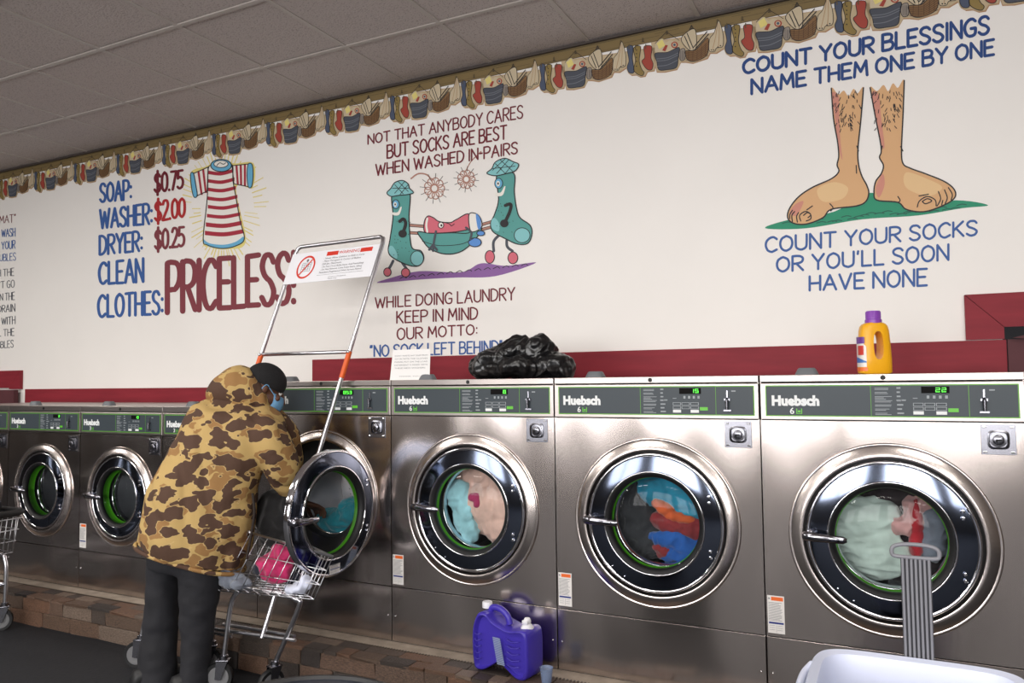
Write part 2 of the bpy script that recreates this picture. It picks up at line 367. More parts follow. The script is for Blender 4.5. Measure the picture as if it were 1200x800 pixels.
for y0, y1 in ((YS - .002, YS + .072), (YS + .072, -.087)):
    x = -6.3 + random.random() * .1
    while x < 0.6:
        wd = random.choice((.08, .12, .16, .2)); stone(x + wd / 2, (y0 + y1) / 2, ZB - .008 + random.uniform(-.002, .002), wd - .004, y1 - y0 - .003, .017); x += wd
b = B(); x = -5.2
while x < 0: b.box(x, x + .007, -.094, -.083, ZB - .002, ZB + .003); x += .016
o = b.build('edge_teeth', mat('edge_strip', lin(70, 60, 52), .5), plinth); o['kind'] = 'stuff'
# ------------------------------------------------------------------ washers
def wheel(nm, x, z): pass
def make_washer(big, name='washer'):
    W = .876 if big else .7473
    st, sb, pb, ls = (1.2675, 1.238, 1.093, .264) if big else (1.131, 1.0936, .958, .2345)
    cx, cz, k = (.444, .6654, 1.0) if big else (.378, .585, .30 / .35)
    g = .0025; root = empty(name, (0, 0, ZB))
    D = .74
    b = B(); b.box(g, W - g, .03, D, .03, st - .006); 
    # open front: rebuild as five sides
    b = B(); b.box(g, g + .004, .004, D, .0, st - .004); b.box(W - g - .004, W - g, .004, D, .0, st - .004); b.box(g + .004, W - g - .004, D - .004, D, .0, st - .004)
    b.box(g + .004, W - g - .004, .004, D - .004, .0, .004); b.box(g, W - g, .004, D, st - .004, st)
    b.build('cabinet', M['steel_top'], root)
    B().box(g, W - g, -.003, .02, sb + .003, st, .002).build('top_strip', M['steel_top'], root)
    b = B(); b.disc((W / 2, -.0045, (st + sb) / 2 + .001), .009, 20); b.lathe([(.009, -.0045), (.009, -.003)], (W / 2, 0, (st + sb) / 2 + .001), n=20); b.disc((W / 2, -.0048, (st + sb) / 2 + .001), .004, 6)
    b.build('plug', M['black'], root)
    pf = B().box(g, W - g, -.004, .02, pb + .002, sb - .001, .003).build('panel_frame', M['steel_top'], root)
    # printed overlay
    x0, x1 = W * .026, W * .978; z0, z1 = pb + .016, sb - .010; y = -.0052
    ov = B().box(x0, x1, y, -.003, z0, z1).build('control_overlay', M['gline'], root)
    e = .004; B().box(x0 + e, x1 - e, y - .0006, y, z0 + e, z1 - e).build('overlay_field', M['panel'], ov)
    y -= .0012; U = lambda u: x0 + (x1 - x0) * u; H = z1 - z0; V = lambda v: z0 + H * v
    b = B(); text_to(b, 'Huebsch', U(.028), U(.235), V(.36), H * .30, y, bold=.056); 
    b.build('lettering', M['pwhite'], ov)
    b = B(); text_to(b, '6' if big else '3', U(.107), U(.126), V(.08), H * .2, y, bold=.01); b.build('load_number', M['pwhite'], ov)
    b = B(); b.box(U(.135), U(.160), y - .0002, y + .0004, V(.08), V(.10)); b.box(U(.135), U(.139), y - .0002, y + .0004, V(.10), V(.25)); b.box(U(.156), U(.160), y - .0002, y + .0004, V(.10), V(.25)); b.box(U(.142), U(.153), y - .0002, y + .0004, V(.13), V(.19))
    b.build('load_icon', M['bright_green'] if big else M['gline'], ov)
    for u in (.446, .82): B().box(U(u), U(u + .0022), y - .0002, y + .0004, V(.04), V(.96)).build('divider_line', M['gline'], ov)
    B().box(U(.744), U(.782), y - .0004, y + .0004, V(.17), V(.28)).build('start_button', M['bright_green'], ov)
    b = B()
    for i in range(7):
        v = .88 - i * .128
        for q in range(2 if i != 2 else 3): b.box(U(.463), U(.463 + random.uniform(.03, .07)), y, y + .0005, V(v - q * .04), V(v - q * .04 + .018))
        b.box(U(.55), U(.55 + random.uniform(.012, .03)), y, y + .0005, V(v - .01), V(v + .035))
    for u in (.548, .568): b.box(U(u), U(u + .017), y, y + .0005, V(.50), V(.54))
    for j in range(4): b.box(U(.665 + j * .023), U(.675 + j * .023), y, y + .0005, V(.57), V(.66))
    b.box(U(.612), U(.63), y, y + .0005, V(.57), V(.59)); b.box(U(.895), U(.915), y, y + .0005, V(.80), V(.84))
    o = b.build('small_print', M['pgrey'], ov); o['kind'] = 'stuff'
    for r_ in range(3):
        for c in range(3):
            if r_ == 2 and c == 1: continue
            u = .612 + c * .0435; v = .34 - r_ * .125
            b = B(); b.box(U(u), U(u + .04), y - .0008, y + .0004, V(v), V(v + .1))
            bt = b.build('button', M['pwhite'] if r_ == 2 else M['pgrey'], ov)
            if r_ < 2: b = B(); b.box(U(u + .003), U(u + .037), y - .0012, y, V(v + .015), V(v + .085)); b.build('button_face', M['panel'], bt)
    B().box(U(.645), U(.751), y - .0006, y + .0004, V(.73), V(.93)).build('display', M['disp'], ov)
    # coin slot
    b = B(); b.box(U(.872), U(.879), y - .003, y, V(.52), V(.84)); b.tube([(U(.8755), y - .001, V(.56)), (U(.8755), y - .012, V(.52)), (U(.8755), y - .012, V(.2))], [.006, .007, .005], 10)
    b.box(U(.858), U(.893), y - .005, y, V(.15), V(.2)); b.box(U(.862), U(.889), y - .008, y, V(.5), V(.57)); b.build('coin_slot', M['plate'], root)
    # front panel with a round opening
    fx0, fx1, fz0, fz1 = g, W - g, ls + .0022, pb - .001; R = .30 * k; n = 96; Vv = []; Fv = []
    for j in range(n):
        a = 2 * PI * j / n; c, s = math.cos(a), math.sin(a); t = min(((fx1 if c > 0 else fx0) - cx) / c if abs(c) > 1e-9 else 9, ((fz1 if s > 0 else fz0) - cz) / s if abs(s) > 1e-9 else 9)
        Vv += [(cx + R * c, 0, cz + R * s), (cx + t * c, 0, cz + t * s)]
    for (qx, qz) in ((fx0, fz0), (fx1, fz0), (fx0, fz1), (fx1, fz1)):     # snap nearest rim vertex to each corner
        j = min(range(n), key=lambda j: (Vv[2 * j + 1][0] - qx) ** 2 + (Vv[2 * j + 1][2] - qz) ** 2); Vv[2 * j + 1] = (qx, 0, qz)
    for j in range(n): q = (j + 1) % n; Fv.append((2 * j, 2 * j + 1, 2 * q + 1, 2 * q))
    b = B(); b.add(Vv, Fv)
    for (a0, a1, c0, c1) in ((fx0, fx0 + .003, fz0, fz1), (fx1 - .003, fx1, fz0, fz1), (fx0, fx1, fz0, fz0 + .003), (fx0, fx1, fz1 - .003, fz1)): b.box(a0, a1, .0002, .006, c0, c1)
    b.build('front_panel', M['steel'], root)
    lp = B().box(g, W - g, 0, .006, .006, ls - .0016, .0012).build('kick_panel', M['steel'], root)
    for x in (.022, W - .022):
        b = B(); b.lathe([(0, -.004), (.003, -.0035), (.0045, -.001), (.0045, .001)], (x, 0, .125), n=12); b.build('screw', M['chrome'], lp, smooth=True)
    # fixed ring
    def prof(P): return [(r * k, y_) for r, y_ in P]
    c3 = (cx, 0, cz)
    b = B(); b.lathe(prof([(.3505, .001), (.3500, -.006), (.347, -.0095), (.343, -.0095), (.339, -.008), (.332, -.012), (.310, -.021), (.302, -.023), (.297, -.021), (.2955, -.012), (.2955, .03)]), c3, n=96)
    autosmooth(b.build('door_ring', M['ring'], root), 50)
    b = B(); b.lathe(prof([(.296, .022), (.205, .024), (.200, .03), (.200, .09)]), c3, n=72); autosmooth(b.build('gasket', M['black'], root), 45)
    # drum
    b = B(); b.lathe(prof([(.186, .10), (.195, .085), (.26, .09), (.275, .10), (.28, .12), (.28, .50)]), c3, n=64)
    b.lathe(prof([(.28, .50), (.0, .52)]), c3, n=64); dr = autosmooth(b.build('drum', M['drum'], root), 50)
    for a in (.3, 2.4, 4.5):
        b = B()
        ca, sa = math.cos(a), math.sin(a); b.loft([((cx + .25 * k * ca, yy, cz + .25 * k * sa), Vector((-sa, 0, ca)) * .035, Vector((ca, 0, sa)) * .05) for yy in (.13, .48)], 12)
        autosmooth(b.build('drum_lifter', M['drum'], dr), 50)
    autosmooth(B().lathe(prof([(.1995, .078), (.1985, .070), (.193, .068), (.188, .072), (.186, .10)]), c3, n=64).build('drum_lip', M['chrome'], dr), 60)
    b = B(); hr = .0045
    for ring in range(1, 9):
        rr = .028 * ring
        for q in range(int(6 * ring)):
            a = 2 * PI * q / (6 * ring); x, z = cx + rr * k * math.cos(a), cz + rr * k * math.sin(a); yy = .52 - .02 * rr / .28 - .002
            b.add([(x - hr, yy, z), (x, yy, z - hr), (x + hr, yy, z), (x, yy, z + hr)], [(0, 1, 2, 3)])
    o = b.build('drum_hole', M['black'], dr); o['kind'] = 'stuff'
    # lock plate
    lw = .052; lx, lz = (W - .0855, 1.035) if big else (W - .068, .893); lw = .052 if big else .048
    o = B().box(lx - lw, lx + lw, -.003, .0, lz - lw, lz + lw, .001).build('lock_plate', M['plate'], root)
    b = B(); b.loft([((lx, -.003, lz), (.033, 0, 0), (0, 0, .033), .5), ((lx, -.008, lz), (.033, 0, 0), (0, 0, .033), .5), ((lx, -.010, lz), (.028, 0, 0), (0, 0, .028), .5), ((lx, -.006, lz), (.026, 0, 0), (0, 0, .026), .5)], 32, cap=False)
    b.lathe([(.026, -.005), (.018, -.006), (.017, -.016), (.014, -.018), (.0, -.018)], (lx, 0, lz), n=28); autosmooth(b.build('lock_boss', M['plate'], o), 40)
    b = B(); b.box(lx - .009, lx + .009, -.0195, -.017, lz - .0025, lz + .0025); b.box(lx - .009, lx - .004, -.0195, -.017, lz - .009, lz + .0025); b.build('keyhole', M['seam'], o)
    for sx in (-1, 1):
        for sz in (-1, 1): b = B(); b.box(lx + sx * (lw - .011) - .006, lx + sx * (lw - .011) + .006, -.006, -.003, lz + sz * (lw - .009) - .003, lz + sz * (lw - .009) + .003, .001); b.build('rivet', M['chrome'], o)
    # cap on top
    b = B(); x = .17; b.loft([((x, .07, st), (.045, 0, 0), (0, .03, 0), .6), ((x, .07, st + .022), (.034, 0, 0), (0, .022, 0), .6), ((x, .07, st + .027), (.028, 0, 0), (0, .018, 0), .6)], 20); autosmooth(b.build('top_cap', M['tab'], root))
    # door, origin at its hinge
    hx = cx + .294 * k; door = B().lathe(prof([(.287, .012), (.2875, -.010), (.285, -.0155), (.280, -.018), (.275, -.0165), (.273, -.0145)]), (-.294 * k, 0, 0), n=96).build('door', M['chrome'], root, loc=(hx, 0, cz))
    autosmooth(door, 60); dc = (-.294 * k, 0, 0)
    autosmooth(B().lathe(prof([(.2735, -.0145), (.265, -.016), (.225, -.0215), (.213, -.0225)]), dc, n=96).build('door_face', M['dchrome'], door), 60)
    autosmooth(B().lathe(prof([(.2135, -.0225), (.2125, -.0275), (.2095, -.029), (.2065, -.0275), (.206, -.02)]), dc, n=96).build('inner_trim', M['chrome'], door), 70)
    autosmooth(B().lathe(prof([(.206, -.024), (.203, -.0265), (.193, -.021), (.187, -.012), (.1868, .002), (.205, .02), (.285, .012)]), dc, n=96).build('window_seal', M['black'], door), 50)
    autosmooth(B().lathe(prof([(.1866, .003), (.1862, .008), (.1850, .018 if big else .04), (.183, .019 if big else .041)]), dc, n=72).build('green_ring', M['green'], door), 60)
    autosmooth(B().lathe(prof([(.1835, -.004), (.17, -.010), (.14, -.019), (.10, -.026), (.05, -.0305), (0.0, -.032)]), dc, n=64).build('porthole_glass', M['glass'], door), 80)
    # hinge bolts
    for dz in (.108, -.108):
        for q in (-.012, .012): b = B(); b.lathe([(0, -.026), (.006, -.025), (.008, -.021), (.008, -.014)], (dc[0] + .23 * k, 0, dz * k + q * 1.0), n=12); autosmooth(b.build('hinge_bolt', M['chrome'], door))
    for a in (3.95, 4.2): b = B(); b.lathe([(0, -.021), (.003, -.02), (.004, -.015)], (dc[0] + .262 * k * math.cos(a), 0, .262 * k * math.sin(a)), n=10); autosmooth(b.build('face_screw', M['chrome'], door))
    # handle
    hxl = dc[0] - .285 * k
    b = B(); b.box(hxl - .004, hxl + .035, -.034, -.012, -.012, .016, .004); b.loft([((hxl + t, yy, zz), (0, wy, 0), (0, 0, wz)) for t, yy, zz, wy, wz in ((-.012, -.05, .001, .008, .009), (-.004, -.052, .001, .014, .018), (.03, -.056, .0, .013, .017), (.08, -.058, -.002, .011, .015), (.13, -.057, -.004, .010, .014), (.143, -.056, -.004, .004, .007))], 16)
    b.tube([(hxl + .01, -.02, .0), (hxl + .01, -.052, .0)], .009, 12); b.ball((hxl + .02, -.04, .016), .008, 6)
    autosmooth(b.build('handle', M['hchrome'], door), 50)
    return root
def warn_label(parent, x, z0, z1, y, w=.062):
    l = B().box(x, x + w, y - .0006, y, z0, z1).build('warning_label', M['label'], parent); h = z1 - z0; y -= .0012
    B().box(x + .014, x + w - .004, y, y + .0004, z1 - h * .13, z1 - h * .03).build('label_header', M['orange'], l)
    B().box(x + .004, x + w - .004, y, y + .0004, z0 + h * .25, z0 + h * .30).build('label_bar', M['lblue'], l)
    b = B(); b.add([(x + .002, y, z1 - h * .10), (x + .011, y, z1 - h * .10), (x + .0065, y, z1 - h * .04)], [(0, 1, 2)])
    zz = z1 - h * .19
    while zz > z0 + h * .33: b.box(x + .004, x + w - random.uniform(.005, .02), y, y + .0004, zz, zz + .0016); zz -= .0048
    zz = z0 + h * .2
    for q in range(3): b.box(x + .006, x + .026, y, y + .0004, zz, zz + .001); b.box(x + .034, x + .054, y, y + .0004, zz, zz + .001); zz -= .008
    b.box(x + w / 2, x + w / 2 + .0008, y, y + .0004, z0 + .004, z0 + h * .22)
    o = b.build('label_text', M['ltext'], l); o['kind'] = 'stuff'; return l
def digits(root, big, txt):
    W = .876 if big else .7473; st, sb, pb = (1.2675, 1.238, 1.093) if big else (1.131, 1.0936, .958)
    x0, x1 = W * .026, W * .978; z0, z1 = pb + .016, sb - .010; U = lambda u: x0 + (x1 - x0) * u; H = z1 - z0
    SEG = {'0': 'abcdef', '1': 'bc', '2': 'abged', '3': 'abgcd', '5': 'afgcd', '6': 'afgecd', '7': 'abc', '8': 'abcdefg', '9': 'abcfgd'}
    b = B(); wd, hh = (x1 - x0) * .017, H * .13
    for i, ch in enumerate(txt):
        ox = U(.745) - (len(txt) - i) * wd * 1.35; oz = z0 + H * .765; t = .0016; y = -.0074
        for s_ in SEG[ch]:
            q = dict(a=(0, wd, hh - t, hh), d=(0, wd, 0, t), g=(0, wd, hh / 2 - t / 2, hh / 2 + t / 2), f=(0, t, hh / 2, hh), e=(0, t, 0, hh / 2), b=(wd - t, wd, hh / 2, hh), c=(wd - t, wd, 0, hh / 2))[s_]
            b.box(ox + q[0], ox + q[1], y, y + .0004, oz + q[2], oz + q[3])
    disp = [c for o_ in root.children if o_.name.startswith('control_overlay') for c in o_.children if c.name.startswith('display')][0]
    b.build('display_digits', M['digit'], disp)

WB, WS = .876, .7473
bigp = make_washer(True); small = make_washer(False)
BIGX = [-3 * WB, -2 * WB, -WB, 0.0]
SMX = [-3 * WB - WS * i for i in (1, 2, 3, 4)]
blab = ['stainless washer with its round door swung wide open, the jacketed person bent before it',
        'stainless washer tumbling pinkish and pale blue laundry, black trash bag on top',
        'stainless washer tumbling teal, orange and deep blue laundry',
        'stainless washer at the far right tumbling a pale sage garment, yellow bottle on top']
slab_ = ['smaller stainless washer mostly hidden behind the camouflage jacket', 'smaller empty stainless washer just left of the person, warning label beside its door',
         'smaller empty stainless washer just right of the left edge cart', 'smaller stainless washer cut off by the left edge of the view']
BIG = []; SM = []
for i, x in enumerate(BIGX):
    o = bigp if i == 0 else copy_tree(bigp); o.location = (x, 0, ZB); tag(o, blab[i], 'washer', 'large front-load washers'); BIG.append(o)
for i, x in enumerate(SMX):
    o = small if i == 0 else copy_tree(small); o.location = (x, 0, ZB); tag(o, slab_[i], 'washer', 'small front-load washers'); SM.append(o)
for o, t in zip(BIG, ('853', '8', '15', '22')): digits(o, True, t)
for o, t in zip(SM, ('10', '10', '3', '10')): digits(o, False, t)
for o in BIG[1:]: warn_label(o, .008, .278, .42, -.0008)
for o in SM[:2]: warn_label(o, .008, .252, .40, -.0008)
def child(o, n): return [c for c in o.children if c.name.split('.')[0] == n][0]
dr = child(BIG[0], 'door'); dr.rotation_euler = (0, 0, math.radians(88)); dr.location.y = -.03; dr.location.x += .045
wl = warn_label(dr, -.294 - .035, -.272, -.20, -.0195, .07)
b = B(); hx = .444 + .294
for dz in (-.1, .1): b.box(hx - .03, hx + .01, -.02, .0, .6654 + dz - .02, .6654 + dz + .02, .003)
tag(b.build('hinge', M['dchrome'], BIG[0]), 'dark door hinge blocks')

# ------------------------------------------------------------------ laundry inside the drums
def cloth_mat(n, c, r=.85): return mat('cloth_' + n, lin(*c), r, var=(12, .22, .3), sheen=.3)
def lump(name, pts, m, vox=.008, amp=.007, fs=22, sd=0, stretch=(1, 1, 1), parent=None, iters=3):
    b = B()
    for c, r in pts:
        r = r if isinstance(r, tuple) else (r, r, r); b.ball(c, 1, 8, r)
    o = b.build(name, m, parent, clean=False); off = Vector((sd * 3.1, sd, 0))
    def d(p):
        q = Vector((p.x * stretch[0], p.y * stretch[1], p.z * stretch[2])); q2 = q + Vector((.03 * noise.noise(q * 9 + off), .03 * noise.noise(q * 9 - off), .03 * noise.noise(q * 9 + off * 2)))
        a = abs(noise.noise(q2 * fs + off)); return amp * (1 - 3.2 * a) + amp * .4 * noise.noise(q2 * fs * 2.3)
    return remeshed(o, vox, iters, d)
def in_drum(i, name, pts, c, label, cat='laundry', sd=0, group=None, **k):
    ox, oz = BIGX[i] + .444, ZB + .6654
    return tag(lump(name, [((ox + a * 1.04, y - .075, oz + z * 1.06), tuple(q * 1.14 for q in (r if isinstance(r, tuple) else (r, r, r)))) for a, y, z, r in pts], cloth_mat(c[0], c[1]), sd=sd, **k), label, cat, group)
in_drum(1, 'tumbling_clothes', [(.03, .24, -.0, (.16, .06, .10)), (.08, .27, .06, (.14, .06, .10)), (.07, .25, -.09, (.12, .06, .08)), (-.06, .29, .12, (.15, .06, .08)), (.10, .25, .12, .07)], ('blush', (226, 184, 170)), 'blush beige patterned clothes tumbling behind the round window', sd=1, stretch=(1.4, 1, .5), group='laundry behind the washer windows')
in_drum(1, 'tumbling_towel', [(-.13, .215, .03, (.06, .05, .07)), (-.10, .21, -.05, (.05, .05, .09)), (-.07, .21, -.12, (.04, .05, .05))], ('pale_aqua', (165, 215, 225)), 'pale aqua towel tumbling at left among the blush clothes', 'towel', sd=2, group='laundry behind the washer windows')
in_drum(1, 'magenta_sock', [(-.04, .185, .035, (.03, .02, .02)), (-.02, .185, .01, (.02, .02, .025))], ('magenta', (170, 50, 95)), 'small magenta piece of laundry between towel and blush clothes', 'laundry', sd=3, vox=.005, amp=.003, group='laundry behind the washer windows')
in_drum(2, 'tumbling_towel', [(.02, .27, .12, (.17, .06, .07)), (.10, .25, .06, (.10, .06, .07)), (-.04, .25, .10, (.08, .06, .06)), (.14, .26, .0, (.06, .05, .07))], ('teal', (38, 140, 172)), 'teal towel tumbling at the top of its window', 'towel', sd=4, stretch=(.7, 1, 1.2), group='laundry behind the washer windows')
in_drum(2, 'dark_garment', [(-.13, .25, .0, (.08, .06, .14)), (-.09, .27, -.10, (.09, .06, .08)), (-.16, .27, .09, .06)], ('charcoal', (46, 46, 50)), 'charcoal garment tumbling at the left side of its window', sd=5, group='laundry behind the washer windows')
in_drum(2, 'orange_garment', [(-.02, .20, .055, (.03, .03, .02)), (.01, .20, .035, (.035, .03, .022)), (.05, .205, .01, (.045, .03, .02)), (.09, .21, .0, (.04, .03, .018))], ('orange', (200, 88, 45)), 'orange garment streak between teal and red laundry', sd=6, vox=.005, amp=.004, group='laundry behind the washer windows')
in_drum(2, 'red_garment', [(.03, .235, -.02, (.09, .05, .045)), (.11, .24, -.04, (.08, .05, .05)), (.0, .24, -.13, (.05, .05, .04))], ('brick', (135, 40, 45)), 'brick red garment across the middle of its window', sd=7, group='laundry behind the washer windows')
in_drum(2, 'blue_garment', [(.03, .225, -.085, (.09, .05, .035)), (.11, .23, -.11, (.08, .05, .04)), (.06, .24, -.15, (.09, .05, .035))], ('deep_blue', (30, 84, 160)), 'deep blue garment lying low in its window', sd=8, group='laundry behind the washer windows')
in_drum(3, 'sage_sweater', [(-.09, .235, .0, (.115, .06, .12)), (-.05, .235, -.08, (.11, .06, .085)), (-.14, .25, .06, (.07, .06, .07)), (-.03, .24, .05, (.06, .06, .06))], ('sage', (192, 206, 198)), 'pale sage knitted garment filling the left of its window', sd=9, stretch=(.5, 1, 1.5), group='laundry behind the washer windows')
in_drum(3, 'pink_garment', [(.04, .22, .03, (.05, .04, .035)), (.075, .225, .07, (.035, .04, .06)), (.11, .24, .10, (.04, .04, .04))], ('dusty_pink', (200, 150, 148)), 'dusty pink garment right of the sage knit', sd=10, vox=.006, group='laundry behind the washer windows')
in_drum(3, 'red_garment', [(.085, .205, .04, (.02, .03, .08)), (.08, .205, -.03, (.02, .03, .06))], ('crimson', (165, 30, 42)), 'crimson strip of laundry behind the grey handle', sd=11, vox=.006, amp=.004, group='laundry behind the washer windows')
in_drum(3, 'grey_garment', [(.14, .235, .03, (.045, .05, .075)), (.13, .24, -.04, (.045, .05, .05))], ('slate', (110, 115, 128)), 'slate grey garment at the right of its window', sd=12, group='laundry behind the washer windows')
in_drum(3, 'dark_garment', [(.06, .285, -.08, (.12, .05, .10)), (.08, .29, .13, (.15, .05, .07)), (-.08, .31, .15, (.1, .05, .05))], ('dark_brown', (40, 30, 34)), 'very dark garment tumbling at the back of its window', sd=13, group='laundry behind the washer windows')
in_drum(0, 'teal_towel', [(.03, .22, -.13, (.13, .07, .06)), (.10, .20, -.08, (.08, .07, .07)), (-.06, .24, -.14, (.10, .07, .06))], ('sea_teal', (20, 125, 140)), 'sea teal towel lying inside the opened washer', 'towel', sd=14)
# ------------------------------------------------------------------ painted wall: lettering and pictures
def cr_(pts, closed=False, n=6):
    P = [Vector(p) for p in pts]; k = len(P); out = []
    for i in range(k if closed else k - 1):
        if closed: a, b_, c, d = P[(i - 1) % k], P[i], P[(i + 1) % k], P[(i + 2) % k]
        else: a, b_, c, d = P[max(i - 1, 0)], P[i], P[i + 1], P[min(i + 2, k - 1)]
        for j in range(n):
            t = j / n; out.append(.5 * ((2 * b_) + (c - a) * t + (2 * a - 5 * b_ + 4 * c - d) * t * t + (3 * b_ - a - 3 * c + d) * t ** 3))
    if not closed: out.append(P[-1])
    return out
class Paint:                       # flat paint on the wall plane; coordinates in wall-chart units, laid on the plane in thin layers
    def __init__(s, ox=0, oy=0, sc=1): s.o = (ox, oy); s.s = sc; s.g = {}
    def w(s, p, lay): v = proj_y(s.o[0] + p[0] / s.s, s.o[1] + p[1] / s.s, YW); v.y = YW - .0006 - .0006 * lay; return v
    def b(s, m): return s.g.setdefault(m, B())
    def poly(s, m, pts, lay=0, smooth=True):
        P = cr_(pts, True) if smooth else [Vector(p) for p in pts]
        tris = tessellate_polygon([[Vector((p[0], p[1], 0)) for p in P]]); e = s.up(); s.b(m).add([s.w(p, lay) - Vector((0, e, 0)) for p in P], [tuple(t) for t in tris])
    def up(s): s.n = getattr(s, 'n', 0) + 1; return s.n * 2.5e-6
    def line(s, m, pts, wd, lay=3, smooth=True, closed=False):
        sharp = not smooth or len(pts) < 3
        P = cr_(pts, closed) if not sharp else [Vector(p) for p in pts]
        if closed: P.append(P[0])
        P = [p for i, p in enumerate(P) if i == 0 or (p - P[i - 1]).length > 1e-5]
        b = s.b(m); r = wd / 2; lift = lambda q, e: s.w(q, lay) - Vector((0, e, 0))
        i = 0
        while i < len(P) - 1:                    # runs between sharp corners become one ribbon each
            j = i + 1
            while j < len(P) - 1 and (P[j] - P[j - 1]).normalized().dot((P[j + 1] - P[j]).normalized()) > .6: j += 1
            run = P[i:j + 1]; e = s.up(); V = []
            for k, p in enumerate(run):
                d = (run[min(k + 1, len(run) - 1)] - run[max(k - 1, 0)]).normalized(); nx = Vector((-d.y, d.x)) * r; V += [lift(p + nx, e), lift(p - nx, e)]
            b.add(V, [(2 * k, 2 * k + 2, 2 * k + 3, 2 * k + 1) for k in range(len(run) - 1)])
            for p in (run[0], run[-1]): e = s.up(); b.add([lift((p[0] + r * math.cos(q * PI / 4), p[1] + r * math.sin(q * PI / 4)), e) for q in range(8)], [tuple(range(8))])
            i = j
    def out(s, m, pts, fill, wd=5, lay=1): s.poly(fill, pts, lay); s.line(m, pts, wd, lay + 1, closed=True)
    def build(s, name, parent, label=None):
        ms = list(s.g); b = B()
        for i, m in enumerate(ms): b.k = i; b.add(s.g[m].V, s.g[m].F)
        o = b.build(name, [MATS[m] for m in ms], parent, clean=False)
        if label: o['label'] = label
        return o
for n_, c in dict(p_blue=(52, 92, 158), p_navy=(28, 66, 128), p_maroon=(112, 24, 40), p_rose=(128, 52, 62), p_red=(168, 38, 58), p_pink=(214, 106, 122), p_white=(240, 236, 228), p_sky=(104, 178, 214), p_yellow=(232, 216, 130),
                  p_teal=(86, 158, 152), p_lteal=(134, 198, 200), p_ink=(34, 30, 34), p_purple=(140, 96, 160), p_skin=(216, 170, 122), p_skin2=(206, 138, 120), p_skin3=(226, 190, 140), p_green=(24, 142, 106), p_dgreen=(16, 92, 76), p_brown=(176, 128, 112),
                  p_lblue=(92, 146, 214), p_olive=(142, 120, 66), p_board=(128, 108, 68), p_board2=(92, 78, 50), p_cream=(196, 176, 142), p_halo=(178, 140, 104), p_slate=(74, 78, 88), p_slate2=(118, 122, 130), p_dblue=(74, 84, 106), p_bred=(164, 66, 52), p_basket=(132, 98, 62), p_basket2=(84, 58, 38), p_cloth=(204, 188, 158), p_grey=(150, 140, 130)).items():
    mat(n_, lin(*c), .6)
mat('p_price', lin(176, 34, 38), .6)
